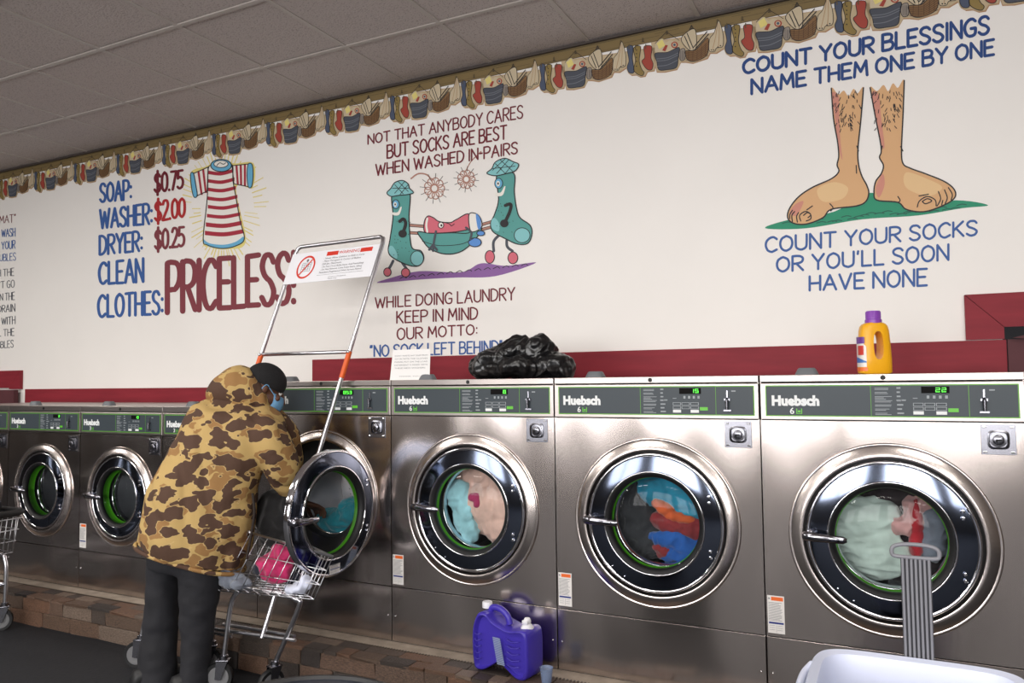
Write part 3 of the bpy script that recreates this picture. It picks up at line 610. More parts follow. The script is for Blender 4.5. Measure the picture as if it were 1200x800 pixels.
# stroke alphabet on a unit-high box; (width, [strokes]); stroke = (smooth, pts)
def S_(*p): return (True, p)
def L_(*p): return (False, p)
GL = {
'A': (.62, [L_((0, 0), (.31, 1), (.62, 0)), L_((.12, .36), (.50, .36))]), 'B': (.52, [L_((0, 0), (0, 1)), S_((0, 1), (.3, 1), (.46, .88), (.44, .64), (.28, .53), (0, .53)), S_((0, .53), (.34, .53), (.52, .38), (.5, .12), (.32, 0), (0, 0))]),
'C': (.54, [S_((.54, .84), (.4, .98), (.22, .96), (.04, .74), (.0, .44), (.1, .12), (.3, 0), (.54, .14))]), 'D': (.54, [L_((0, 0), (0, 1)), S_((0, 1), (.26, .98), (.5, .78), (.54, .45), (.42, .14), (.2, .01), (0, 0))]),
'E': (.46, [L_((.46, 1), (0, 1), (0, 0), (.46, 0)), L_((0, .52), (.38, .52))]), 'F': (.46, [L_((.46, 1), (0, 1), (0, 0)), L_((0, .52), (.38, .52))]),
'G': (.56, [S_((.54, .84), (.4, .98), (.22, .96), (.04, .74), (.0, .44), (.1, .12), (.3, 0), (.52, .1), (.55, .42)), L_((.55, .44), (.32, .44))]), 'H': (.52, [L_((0, 0), (0, 1)), L_((.52, 0), (.52, 1)), L_((0, .5), (.52, .5))]),
'I': (.06, [L_((.03, 0), (.03, 1))]), 'K': (.5, [L_((0, 0), (0, 1)), L_((.48, 1), (0, .42)), L_((.14, .56), (.5, 0))]), 'L': (.44, [L_((0, 1), (0, 0), (.44, 0))]),
'M': (.66, [L_((0, 0), (.06, 1), (.33, .3), (.6, 1), (.66, 0))]), 'N': (.54, [L_((0, 0), (0, 1), (.54, 0), (.54, 1))]), 'O': (.6, [S_((.3, 1), (.08, .84), (0, .5), (.08, .16), (.3, 0), (.52, .16), (.6, .5), (.52, .84), (.3, 1))]),
'P': (.5, [L_((0, 0), (0, 1)), S_((0, 1), (.32, 1), (.5, .86), (.48, .6), (.3, .46), (0, .46))]), 'R': (.52, [L_((0, 0), (0, 1)), S_((0, 1), (.32, 1), (.5, .86), (.48, .62), (.3, .5), (0, .48)), L_((.2, .48), (.52, 0))]),
'S': (.5, [S_((.48, .84), (.36, .98), (.14, .97), (.02, .78), (.12, .58), (.36, .44), (.49, .24), (.38, .03), (.16, 0), (0, .14))]), 'T': (.56, [L_((0, 1), (.56, 1)), L_((.28, 1), (.28, 0))]),
'U': (.54, [S_((0, 1), (0, .5), (.04, .14), (.27, 0), (.5, .14), (.54, .5), (.54, 1))]), 'V': (.58, [L_((0, 1), (.29, 0), (.58, 1))]), 'W': (.8, [L_((0, 1), (.2, 0), (.4, .86), (.6, 0), (.8, 1))]), 'Y': (.56, [L_((0, 1), (.28, .5), (.56, 1)), L_((.28, .5), (.28, 0))]),
'X': (.5, [L_((0, 0), (.5, 1)), L_((0, 1), (.5, 0))]), ':': (.1, [L_((.05, .62), (.05, .66)), L_((.05, .12), (.05, .16))]), '!': (.1, [L_((.05, 1), (.05, .34)), L_((.05, .0), (.05, .04))]), "'": (.08, [L_((.05, 1), (.03, .82))]), '-': (.2, [L_((0, .5), (.2, .5))]),
'"': (.2, [L_((.04, 1), (.02, .82)), L_((.16, 1), (.14, .82))]), '.': (.08, [L_((.04, .0), (.04, .03))]), '$': (.5, [S_((.46, .8), (.34, .94), (.14, .92), (.03, .75), (.12, .58), (.36, .44), (.48, .24), (.38, .06), (.16, .03), (0, .16)), L_((.25, 1.12), (.25, -.14))]),
'0': (.46, [S_((.23, 1), (.05, .84), (0, .5), (.05, .16), (.23, 0), (.41, .16), (.46, .5), (.41, .84), (.23, 1))]), '7': (.44, [L_((0, 1), (.44, 1), (.14, 0))]), '5': (.44, [L_((.42, 1), (.05, 1), (.02, .58)), S_((.02, .58), (.24, .64), (.44, .44), (.4, .12), (.18, 0), (0, .1))]),
'2': (.44, [S_((.02, .8), (.12, .98), (.34, .97), (.43, .76), (.32, .48), (.0, 0)), L_((0, 0), (.46, 0))])}
def letters(name, txt, m, o, x0, x1, yb0, yb1, yt0, yt1, wd=.125, label=None, gap=.17, parent=None):
    ws = []; tot = 0; sp = .30
    for ch in txt: a = sp if ch == ' ' else GL[ch][0] + gap; ws.append((tot, ch)); tot += a
    tot -= gap; P = Paint(*o); h = (yb0 + yb1 - yt0 - yt1) / 2
    for off, ch in ws:
        if ch == ' ': continue
        for sm, pts in GL[ch][1]:
            q = cr_([(p[0], p[1]) for p in pts], False, 4) if sm else [Vector(p) for p in pts]; R = []
            for p in q:
                u = (off + p[0]) / tot; yb = yb0 + (yb1 - yb0) * u; yt = yt0 + (yt1 - yt0) * u
                R.append((x0 + (x1 - x0) * u, yb + (yt - yb) * p[1] + random.uniform(-.008, .008) * h))
            P.line(m, R, h * wd, 2, smooth=False)
    return P.build(name, parent or wall, label or 'painted words ' + txt.replace('"', '').strip(' :'))
Z1 = (0, 180, 3.333); Z2 = (100, 170, 3.635); Z3 = (420, 110, 3.477); Z4 = (420, 320, 4.2857); Z5 = (860, 0, 3.529); Z6 = (880, 90, 3.078)
LT = lambda *a, **k: letters('painted_lettering', *a, **k)
LT('SOAP:', 'p_blue', Z2, 64, 197, 242, 230, 166, 148, wd=.14); LT('WASHER:', 'p_blue', Z2, 64, 285, 354, 334, 277, 248, wd=.14); LT('DRYER:', 'p_blue', Z2, 62, 243, 466, 449, 388, 366, wd=.14)
LT('CLEAN', 'p_blue', Z2, 60, 247, 591, 582, 502, 483, wd=.13); LT('CLOTHES:', 'p_blue', Z2, 56, 331, 732, 718, 641, 620, wd=.13)
LT('$0.75', 'p_maroon', Z2, 296, 416, 203, 182, 121, 108, wd=.14, gap=.12); LT('$2.00', 'p_price', Z2, 298, 424, 325, 303, 240, 226, wd=.14, gap=.12); LT('$0.25', 'p_rose', Z2, 298, 421, 444, 429, 362, 349, wd=.14, gap=.12)
LT('PRICELESS!', 'p_rose', Z2, 350, 893, 712, 668, 503, 456, wd=.11, gap=.13)
for t, x1, y0, y1 in (('AUNDROMAT"', 62, 268, 236), ('WASH', 60, 322, 290), ('YOUR', 60, 370, 338), ('TROUBLES', 62, 416, 386), ('WITH THE', 55, 476, 446), ("DON'T GO", 57, 522, 492), ('DOWN THE', 58, 570, 540), ('DRAIN', 59, 616, 586), ('WITH', 60, 664, 634), ('ALL THE', 56, 710, 681), ('BUBBLES', 53, 756, 727)):
    k = 13.2 if y0 != 268 else 17; x0 = x1 - len(t) * k
    LT(t, 'p_maroon' if y0 == 268 else 'p_slate' if y0 > 430 else 'p_blue', Z1, x0, x1, y0 + (x1 - x0) * .05, y0, y1 + (x1 - x0) * .14, y1, wd=.10)
LT('NOT THAT ANYBODY CARES', 'p_maroon', Z3, 40, 670, 205, 98, 168, 46, wd=.13); LT('BUT SOCKS ARE BEST', 'p_maroon', Z3, 118, 604, 262, 182, 210, 128, wd=.13); LT('WHEN WASHED IN-PAIRS', 'p_maroon', Z3, 72, 648, 333, 242, 288, 196, wd=.14)
LT('WHILE DOING LAUNDRY', 'p_maroon', Z4, 86, 785, 175, 133, 124, 72, wd=.13); LT('KEEP IN MIND', 'p_maroon', Z4, 194, 598, 250, 230, 193, 172, wd=.13); LT('OUR MOTTO:', 'p_maroon', Z4, 196, 598, 334, 306, 277, 258, wd=.14)
LT('"NO SOCK LEFT BEHIND"', 'p_blue', Z4, 60, 722, 418, 398, 364, 338, wd=.14)
LT('COUNT YOUR BLESSINGS', 'p_navy', Z5, 40, 1054, 305, 138, 250, 66, wd=.205); LT('NAME THEM ONE BY ONE', 'p_navy', Z5, 74, 1074, 388, 226, 330, 164, wd=.205)
LT('COUNT YOUR SOCKS', 'p_blue', Z6, 54, 815, 633, 570, 580, 518, wd=.16); LT("OR YOU'LL SOON", 'p_blue', Z6, 94, 712, 703, 660, 652, 604, wd=.16); LT('HAVE NONE', 'p_blue', Z6, 212, 634, 770, 752, 720, 692, wd=.16)
# striped shirt with rays
P = Paint(*Z2); rr = random.Random(3)
P.poly('p_yellow', [(515, 90), (448, 118), (462, 222), (518, 204), (499, 405), (535, 436), (610, 443), (684, 408), (642, 184), (712, 180), (717, 78), (635, 78), (580, 58)], 0)
for i in range(58):
    a = 2 * PI * i / 58 + rr.uniform(-.03, .03); c, s_ = math.cos(a), math.sin(a); bx = 585 + c * (95 + 40 * (s_ < 0)); by = 265 + s_ * 185
    l = rr.uniform(25, 70); P.line('p_yellow', [(bx, by), (bx + c * l, by + s_ * l)], rr.uniform(2.5, 5), 0, False)
P.build('painted_rays', wall, 'pale yellow painted rays round the striped shirt')
P = Paint(*Z2)
body = [(540, 88), (525, 100), (522, 190), (518, 250), (503, 400), (520, 425), (580, 440), (640, 430), (678, 400), (660, 320), (642, 220), (630, 150), (628, 86), (600, 92), (560, 98)]
P.poly('p_white', body, 1)
def xl(y): return 524 - (y - 100) * (.03 if y < 250 else .0) - max(0, y - 250) * .11
def xr(y): return 629 + max(0, y - 110) * .165
for y in (118, 154, 190, 228, 264, 302, 340, 376):
    h = 15 + (y > 330) * 3; a, c = xl(y), xr(y); m_ = (a + c) / 2
    P.poly('p_red', cr_([(a, y - h / 2 - 2), (m_, y + 4 - h / 2), (c, y - h / 2 - 9)]) + cr_([(c, y + h / 2 - 9), (m_, y + 4 + h / 2), (a, y + h / 2 - 2)]), 2, False)
P.poly('p_sky', cr_([(502, 398), (530, 418), (590, 424), (640, 412), (674, 388)]) + cr_([(679, 403), (650, 425), (590, 441), (530, 433), (503, 412)]), 2, False)
P.line('p_ink', body, 4, 3, closed=True)
for q, st, cu in (([(524, 94), (455, 124), (460, 175), (468, 220), (520, 196)], [(478, 112, 492, 212), (498, 103, 510, 204)], [(450, 125), (462, 120), (472, 170), (478, 214), (464, 221), (454, 180)]),
                  ([(626, 88), (702, 80), (704, 130), (700, 178), (634, 165)], [(640, 86, 646, 168), (658, 85, 660, 171), (676, 83, 676, 174)], [(695, 82), (712, 84), (716, 130), (710, 176), (696, 178), (690, 130)])):
    P.poly('p_white', q, 1, False)
    for a, b_, c, d in st: P.poly('p_red', [(a, b_), (a + 9, b_), (c + 9, d), (c, d)], 2, False)
    P.line('p_ink', q, 4, 3, False, True); P.poly('p_sky', cu, 4); P.line('p_ink', cu, 3.5, 5, closed=True)
ci = lambda x, y, a, b_, n=14: [(x + a * math.cos(2 * PI * i / n), y + b_ * math.sin(2 * PI * i / n)) for i in range(n)]
P.poly('p_sky', ci(580, 87, 44, 26), 4); P.line('p_ink', ci(580, 87, 44, 26), 4, 5, closed=True); P.poly('p_white', ci(580, 81, 30, 15), 6); P.line('p_ink', ci(580, 81, 30, 15), 3, 7, closed=True)
P.line('p_ink', [(562, 88), (575, 76), (590, 82), (600, 76)], 3, 7)
P.build('painted_shirt', wall, 'red and white striped shirt painted with sky blue cuffs')
# feet on green ground
P = Paint(*Z6)
P.poly('p_green', [(52, 546), (130, 517), (300, 486), (432, 418), (560, 462), (740, 445), (856, 463), (760, 474), (600, 500), (400, 514), (200, 546)], 0)
for i in range(26):
    x = 120 + 25 * i + rr.uniform(-8, 8); y = 535 - (x - 120) * .1 + rr.uniform(-12, 5); P.line('p_dgreen', [(x, y), (x + 18, y - 5), (x + 34, y - 3)], 3.5, 1)
P.build('painted_grass', wall, 'strip of green paint beneath the two bare feet')
f1 = [(290, 42), (298, 150), (312, 230), (317, 285), (311, 318), (317, 342), (290, 368), (220, 400), (170, 435), (138, 478), (134, 512), (160, 530), (205, 530), (260, 508), (290, 478), (380, 466), (414, 450), (425, 420), (418, 392), (400, 358), (388, 315), (386, 260), (397, 150), (406, 40), (385, 60), (370, 44), (352, 70), (335, 50), (315, 64)]
f2 = [(430, 40), (450, 150), (466, 230), (470, 270), (464, 292), (478, 320), (470, 350), (450, 378), (444, 418), (455, 445), (530, 453), (560, 478), (620, 487), (680, 470), (730, 442), (736, 412), (702, 380), (630, 350), (575, 330), (548, 312), (543, 260), (548, 150), (553, 14), (530, 40), (512, 24), (495, 52), (478, 30), (455, 52)]
for f, s_ in ((f1, 1), (f2, 2)):
    P = Paint(*Z6); P.poly('p_skin', f, 2)
    if s_ == 1: P.poly('p_skin2', [(293, 60), (303, 150), (316, 250), (330, 300), (322, 220), (318, 120), (316, 70)], 3); P.poly('p_skin3', [(240, 405), (300, 380), (350, 400), (330, 440), (260, 450)], 3); P.poly('p_skin2', [(140, 490), (160, 460), (190, 450), (165, 500)], 3)
    else: P.poly('p_skin2', [(436, 60), (452, 150), (470, 245), (482, 250), (470, 150), (460, 65)], 3); P.poly('p_skin2', [(450, 400), (475, 350), (482, 390), (462, 436)], 3); P.poly('p_skin3', [(560, 345), (640, 370), (690, 400), (640, 430), (560, 400)], 3)
    P.line('p_ink', f[:24] if s_ == 1 else f[:23], 5, 4)
    if s_ == 1:
        for q in ([(180, 520), (176, 500), (196, 486), (214, 494), (216, 512), (200, 520)], [(150, 522), (148, 500), (158, 486)], [(140, 512), (141, 496), (150, 482)], [(168, 524), (165, 504), (172, 490)], [(190, 500), (204, 490), (216, 498), (206, 508)], [(285, 458), (296, 472), (288, 484)], [(202, 480), (222, 466)], [(382, 250), (388, 268)], [(380, 320), (381, 348)]): P.line('p_ink', q, 4, 5)
    else:
        for q in ([(600, 470), (608, 448), (636, 432), (664, 444), (668, 466)], [(618, 450), (636, 440), (652, 448), (630, 458), (618, 450)], [(672, 466), (684, 440), (676, 414)], [(700, 458), (708, 436), (698, 408)], [(722, 444), (726, 424), (712, 400)], [(688, 462), (692, 446)], [(530, 432), (538, 446), (530, 454)], [(606, 430), (640, 424)], [(474, 250), (470, 268)], [(540, 252), (548, 268)]): P.line('p_ink', q, 4, 5)
    x0, x1 = (296, 400) if s_ == 1 else (436, 548)
    for i in range(60):
        x = rr.uniform(x0, x1); y = rr.uniform(50, 190); x = x + (y - 50) * (.1 if x < (x0 + x1) / 2 else -.06); dx = rr.uniform(-9, 2) if x < (x0 + x1) / 2 else rr.uniform(-2, 8)
        P.line('p_ink', [(x, y), (x + dx, y + rr.uniform(8, 15))], 2.6, 5, False)
    P.build('painted_foot', wall, ('left' if s_ == 1 else 'right') + ' painted hairy bare foot and shin')
# two sock figures with a stretcher
P = Paint(*Z3); P.poly('p_purple', [(80, 770), (130, 750), (250, 722), (420, 726), (500, 690), (600, 700), (725, 687), (560, 742), (400, 748), (250, 756)], 0)
for i in range(14): x = 170 + i * 38; P.line('p_ink', [(x, 752 - i * 4), (x + 16, 744 - i * 4), (x + 26, 750 - i * 4)], 3, 1)
P.build('painted_ground_shadow', wall, 'purple painted strip of ground under the sock figures')
def sockman(pts, heel, toe, hat, eye, arm, legs, shoes, label):
    P = Paint(*Z3)
    for l in legs: P.line('p_slate', l, 11, 1)
    for (x, y, a, b_) in shoes: P.out('p_ink', ci(x, y, a, b_), 'p_pink', 3.5, 2)
    P.out('p_ink', pts, 'p_teal', 4.5, 3)
    P.out('p_ink', toe, 'p_lteal', 3, 4); P.poly('p_lteal', heel, 4)
    P.out('p_ink', hat[0], 'p_lteal', 4, 6)
    for a, b_ in hat[1]: P.line('p_ink', [a, b_], 2.6, 8, False)
    ex, ey, er = eye; P.out('p_ink', ci(ex, ey, er, er * 1.3), 'p_sky', 3, 6); P.poly('p_white', ci(ex - 2, ey + 1, er * .45, er * .7), 8); P.poly('p_ink', ci(ex - 2, ey + 1, er * .22, er * .3), 9)
    P.poly('p_white', [(ex - er, ey + er * 2.4), (ex + er * .5, ey + er * 2.3), (ex + er * 1.4, ey + er * .8), (ex + er * 1.7, ey + er * 1), (ex + er, ey + er * 3), (ex - er * .6, ey + er * 3.2)], 6)
    P.line('p_ink', arm, 13, 7); P.poly('p_ink', ci(arm[-1][0], arm[-1][1], 17, 16, 10), 8)
    for i in range(26):
        x = rr.uniform(min(p[0] for p in pts) + 20, max(p[0] for p in pts) - 40); y = rr.uniform(min(p[1] for p in pts) + 110, max(p[1] for p in pts) - 40)
        if (x, y) and x < eye[0] + 60: P.line('p_ink', [(x, y), (x + 1.5, y + 2)], 2, 5, False)
    P.build('painted_sock_figure', wall, label)
sockman([(140, 402), (208, 396), (207, 500), (212, 590), (222, 630), (256, 640), (267, 672), (246, 700), (205, 698), (142, 668), (123, 640), (130, 590), (142, 500)], [(126, 625), (140, 620), (158, 650), (156, 672), (128, 650)], ci(240, 670, 26, 30),
        ([(118, 404), (134, 385), (150, 362), (180, 353), (203, 366), (210, 385), (226, 402), (205, 410), (165, 414), (135, 418)], [((150, 370), (185, 408)), ((165, 358), (205, 398)), ((190, 358), (150, 405)), ((203, 372), (172, 410)), ((140, 385), (205, 385))]),
        (154, 450, 14), [(170, 520), (185, 510), (194, 530), (182, 570)], [[(142, 680), (132, 700), (122, 716)], [(175, 650), (176, 680), (196, 712)]], [(119, 726, 15, 17), (193, 728, 17, 18)], 'left painted teal sock figure in a netted helmet')
sockman([(566, 330), (634, 324), (636, 400), (646, 470), (660, 505), (700, 535), (708, 570), (692, 608), (650, 612), (600, 590), (550, 562), (540, 528), (556, 490), (572, 430)], [(542, 520), (556, 505), (575, 530), (572, 560), (546, 548)], ci(668, 576, 32, 30),
        ([(525, 324), (545, 305), (560, 278), (598, 263), (630, 276), (654, 288), (640, 314), (600, 326), (560, 334)], [((560, 285), (600, 325)), ((580, 270), (630, 315)), ((615, 268), (565, 325)), ((635, 282), (600, 325)), ((545, 305), (640, 295)), ((600, 265), (548, 312))]),
        (573, 365, 16), [(600, 455), (622, 450), (618, 480), (596, 528)], [[(580, 570), (552, 600), (552, 640)], [(606, 580), (606, 620), (628, 640)]], [(536, 664, 19, 26), (630, 668, 20, 24)], 'right painted teal sock figure in a netted helmet')
P = Paint(*Z3)
for q in ([(200, 534), (275, 540)], [(155, 562), (250, 568)], [(490, 556), (632, 518)], [(498, 534), (545, 520)]): P.line('p_ink', q, 13, 1, False); P.line('p_brown', q, 8, 2, False)
P.out('p_ink', [(244, 562), (262, 595), (292, 630), (350, 652), (410, 646), (460, 612), (500, 560), (490, 545), (400, 562), (300, 568)], 'p_teal', 4.5, 4)
P.out('p_ink', [(270, 560), (270, 520), (284, 498), (306, 504), (330, 520), (375, 524), (400, 512), (452, 490), (458, 562), (380, 566), (300, 568)], 'p_pink', 4, 3)
P.line('p_white', [(282, 508), (278, 535), (282, 562)], 8, 5); P.out('p_ink', [(452, 492), (480, 488), (500, 510), (502, 545), (460, 560)], 'p_white', 4, 5); P.poly('p_lblue', [(480, 490), (498, 508), (500, 545), (488, 548)], 6)
P.out('p_ink', ci(338, 535, 11, 12), 'p_white', 3, 6); P.poly('p_ink', ci(340, 536, 4, 5), 8); P.line('p_ink', [(352, 524), (372, 530), (380, 538), (392, 530)], 3, 6)
for (x, y, a, b_) in ((476, 605, 26, 18), (500, 568, 16, 10)): P.out('p_ink', ci(x, y, a, b_), 'p_lblue', 3.5, 6)
for q in ([(318, 560), (310, 600), (306, 640)], [(440, 545), (462, 565), (458, 590)], [(306, 615), (290, 635)], [(306, 615), (322, 636)]): P.line('p_slate', q, 9, 8)
P.line('p_ink', [(262, 600), (330, 618), (420, 612), (470, 590)], 2.5, 7)
P.build('painted_stretcher', wall, 'painted pink sock lying on a teal stretcher')
P = Paint(*Z3)
for (x, y, R_) in ((310, 385, 44), (440, 348, 38)):
    for i in range(9): a = 2 * PI * i / 9; P.line('p_brown', ci(x + R_ * .62 * math.cos(a), y + R_ * .66 * math.sin(a), R_ * .32, R_ * .34, 9), 4, 1, closed=True)
    P.line('p_brown', ci(x, y, R_ * .35, R_ * .38), 5, 1, closed=True)
    for i in range(12): a = 2 * PI * i / 12 + .1; P.line('p_ink', [(x + R_ * .75 * math.cos(a), y + R_ * .8 * math.sin(a)), (x + R_ * 1.35 * math.cos(a), y + R_ * 1.4 * math.sin(a))], 2, 2, False)
P.line('p_brown', [(215, 345), (245, 325), (280, 330), (300, 355)], 6, 1); P.line('p_brown', [(440, 310), (460, 275), (500, 235)], 4, 1)
P.build('painted_puff', wall, 'two brown painted dust puffs above the stretcher')

# ------------------------------------------------------------------ wallpaper border: a repeat of washing things on a peg rail
Z7 = (640, 0, 4.0); bx0 = -.543; PER = .5183
border = B().box(-9.0, XR, YW - .0012, YW, 3.226, ZC - .014).build('wallpaper_border', MATS['p_board'], wall)
border['label'] = 'wallpaper border of socks, tubs and baskets hanging from a peg rail'
b = B(); b.box(-9.0, XR, YW - .0016, YW, 3.225, 3.228); b.box(-9.0, XR, YW - .0016, YW, 3.279, 3.284); x = -8.9
while x < XR: l = random.uniform(.05, .22); z = random.uniform(3.233, 3.272); b.box(x, x + l, YW - .0015, YW, z, z + .0022); x += l * random.uniform(.5, 1.0)
o = b.build('board_grain', MATS['p_board2'], border); o['kind'] = 'stuff'
def unit():
    R = []
    P = Paint(*Z7); top = 3.24
    hal = [(494, 200), (500, 262), (520, 338), (560, 338), (616, 326), (634, 292), (656, 292), (690, 297), (756, 274), (768, 250), (798, 250), (832, 228), (840, 250), (860, 264), (885, 262), (906, 272), (932, 268), (944, 245), (980, 240), (988, 200)]
    P.poly('p_halo', [(490, 196)] + [(x + (3 if x > 700 else -1), y + 3) for x, y in hal] + [(990, 122), (740, 160)], 1, False)
    P.poly('p_cream', [(496, 198)] + [(x, y - 2) for x, y in hal] + [(985, 124), (740, 162)], 2, False); R.append(P.build('border_ground', border))
    P = Paint(*Z7); P.out('p_ink', [(512, 252), (570, 246), (624, 224), (620, 270), (612, 316), (570, 328), (530, 328), (520, 290)], 'p_slate', 3, 6)
    for dy in (24, 34, 58): P.line('p_slate2', [(515 + dy * .15, 254 + dy), (570, 248 + dy), (622 - dy * .1, 226 + dy)], 3, 8)
    P.poly('p_cloth', [(514, 248), (518, 200), (545, 182), (562, 200), (580, 190), (600, 196), (622, 222), (570, 244)], 5)
    P.poly('p_yellow', [(520, 205), (545, 185), (560, 215), (530, 232)], 7, False); P.poly('p_bred', [(545, 238), (560, 212), (572, 214), (560, 242)], 7, False)
    P.poly('p_bred', ci(603, 212, 16, 15), 7); P.poly('p_cloth', ci(603, 212, 10, 10), 8); P.poly('p_dblue', ci(603, 212, 6, 6), 9); P.line('p_ink', [(512, 205), (565, 150), (624, 190)], 2.5, 5, False)
    R.append(P.build('border_tub', border))
    P = Paint(*Z7); P.out('p_ink', [(626, 238), (650, 230), (652, 276), (634, 286), (624, 268)], 'p_grey', 2.5, 6)
    for x in (632, 640, 646): P.line('p_ink', [(x, 240), (x, 280)], 1.5, 8, False)
    R.append(P.build('border_mitten', border))
    P = Paint(*Z7); P.out('p_ink', [(655, 240), (700, 236), (735, 200), (760, 180), (762, 230), (748, 266), (700, 288), (668, 285), (655, 262)], 'p_basket', 3, 6)
    for i in range(7): P.line('p_basket2', [(656, 246 + i * 6), (705, 244 + i * 7), (760, 200 + i * 10)], 2.2, 8)
    for x in (670, 690, 710, 730, 748): P.line('p_basket2', [(x, 236 - (x - 670) * .4), (x - 2, 284 - max(0, x - 700) * .4)], 2, 8)
    P.out('p_ink', [(634, 188), (664, 150), (700, 142), (704, 224), (672, 236)], 'p_cloth', 3, 7, )
    for q in ([(650, 172), (676, 230)], [(662, 158), (690, 226)], [(690, 226), (755, 150)], [(700, 232), (762, 162)]): P.line('p_ink', q, 4, 9, False)
    P.line('p_ink', [(668, 150), (682, 122), (702, 150)], 3, 6, False)
    R.append(P.build('border_basket', border))
    P = Paint(*Z7); P.out('p_ink', [(806, 104), (788, 155), (768, 184), (765, 238), (790, 242), (800, 226), (826, 221), (832, 196), (828, 150), (814, 104)], 'p_cloth', 2.5, 6)
    for q in ([(805, 112), (796, 170), (782, 232)], [(812, 112), (812, 170), (808, 222)]): P.line('p_halo', q, 2.5, 8)
    for x, y in ((776, 236), (786, 236), (806, 222), (818, 216)): P.poly('p_ink', ci(x, y, 3, 3, 6), 8)
    R.append(P.build('border_garment', border))
    for m_, q in (('p_dblue', [(838, 126), (868, 122), (866, 180), (875, 238), (868, 254), (848, 250), (839, 224), (848, 190)]), ('p_olive', [(872, 130), (908, 122), (902, 190), (914, 232), (928, 250), (918, 266), (892, 258), (873, 235), (882, 190)]), ('p_bred', [(926, 126), (945, 116), (968, 124), (964, 175), (975, 206), (968, 235), (945, 235), (922, 210), (916, 192), (931, 175)])):
        P = Paint(*Z7); P.out('p_ink', q, m_, 3, 6)
        if m_ == 'p_olive':
            for y in (140, 158, 176, 196, 220): P.poly('p_ink', ci(888, y, 3, 3, 6), 8)
        x = q[0][0] + 10; P.line('p_board2', [(x, q[0][1] - 14), (x, q[0][1] + 6)], 5, 8, False)
        R.append(P.build('border_sock', border))
    P = Paint(*Z7)
    for x, y in ((454, 185), (567, 150), (682, 125), (804, 98)): P.poly('p_board2', ci(x, y + 2, 5, 10, 8), 4); P.line('p_ink', [(x - 5, y + 12), (x + 6, y + 10)], 2.5, 5, False)
    R.append(P.build('border_peg', border)); return R
U0 = unit()
for k in range(-14, 5):
    if k == 0: continue
    for o in U0: c = o.copy(); c.location.x = k * PER; COL.objects.link(c)
# ------------------------------------------------------------------ things on and before the washers
ZT = ZB + 1.2675
# black bag
def bagd(fs, amp, sd):
    def d(p):
        q = p + Vector((.05 * noise.noise(p * 7), .05 * noise.noise(p * 7 + Vector((5, 0, 0))), .05 * noise.noise(p * 7 + Vector((0, 5, 0)))))
        r = 0
        for k, f in enumerate((fs, fs * 2.1, fs * 4)): r += (1 - 2.6 * abs(noise.noise(q * f + Vector((sd, k, 0))))) / (2.1 ** k)
        return amp * r
    return d
plast = mat('black_plastic_film', lin(16, 16, 18), .28, spec=.6)
b = B()
for x, y, z, r in ((-1.23, .2, .075, (.12, .12, .070)), (-1.13, .2, .125, (.10, .10, .065)), (-1.31, .2, .052, (.08, .10, .055)), (-1.18, .2, .11, (.10, .1, .06)), (-1.03, .19, .12, (.07, .08, .07)), (-.99, .17, .06, (.07, .09, .06)), (-.92, .16, .05, (.06, .07, .05)), (-1.1, .16, .05, (.14, .12, .05)), (-.88, .15, .035, (.035, .05, .035))): b.ball((x, y, ZT + z + .006), 1, 8, r)
o = remeshed(b.build('trash_bag', plast, clean=False), .0045, 1, bagd(8.5, .014, 2))
for v in o.data.vertices: v.co.z = max(v.co.z, ZT + .001)
tag(o, 'crumpled black plastic trash bag lying on top of a washer', 'bag')
# paper notice
paper = mat('paper', lin(236, 234, 232), .7)
pa, pb_ = proj_y(455.5, 446, .04), proj_y(502, 446, .04); wdt = pb_.x - pa.x
n = empty('paper_notice', (pa.x, .04, ZT), 'white printed paper notice propped on the washer tops beside the trash bag', 'notice')
n.rotation_euler = (math.radians(-4), 0, 0); hN = .152
b = B(); b.add([(0, 0, 0), (wdt, 0, 0), (wdt + .0, 0, hN), (.012, 0, hN), (0, .0008, 0), (wdt, .0008, 0), (wdt, .0008, hN), (.012, .0008, hN)], [(0, 1, 2, 3), (7, 6, 5, 4), (0, 4, 5, 1), (1, 5, 6, 2), (2, 6, 7, 3), (3, 7, 4, 0)]); b.build('sheet', paper, n)
b = B()
for i, t in enumerate(("DON'T WASTE ANY SOAP FROM", 'GO IN WITH THE CLOTHES', 'PLEASE, PUT ON THE LOAD', 'DETERGENT IS MIXED WITH', 'THESE NEW WASHERS')): text_to(b, t, .026, wdt - .014 - .004 * (i == 4) * 3, hN - .034 - i * .0155, .0068, -.0008)
text_to(b, 'THANK YOU', .055, wdt - .055, .016, .005, -.0008); b.build('print', M['ltext'], n)
for ob in (n,): ob.location.y = .05
# detergent bottle, yellow with violet cap
c0 = proj_y(1025.5, 437, .22); bt = empty('detergent_bottle', (c0.x, .22, ZT), 'yellow detergent bottle with a purple cap standing on the rightmost washer', 'bottle'); bt.rotation_euler = (0, 0, math.radians(22))
yel = mat('yellow_plastic', lin(246, 178, 24), .35); pur = mat('purple_plastic', lin(140, 72, 178), .35)
b = B(); b.loft([((0, 0, z), (a, 0, 0), (0, c, 0), .62) for z, a, c in ((.0, .055, .033), (.006, .061, .038), (.06, .061, .038), (.12, .058, .036), (.17, .054, .035), (.188, .050, .033), (.197, .042, .031), (.202, .030, .028))], 40)
body_ = b.build('bottle_body', yel, bt)
b = B(); b.loft([((x, y, z), (r_, 0, 0), (0, 0, r_ * 1.0), 1) for x, y, z, r_ in ((.0, 0, 0, 0),)], 4) if False else None
cut = B(); cut.tube([(.022, -.1, .085), (.022, .1, .085)], .016, 20); cut.tube([(.022, -.1, .145), (.022, .1, .145)], .016, 20); cut.box(.006, .038, -.1, .1, .085, .145)
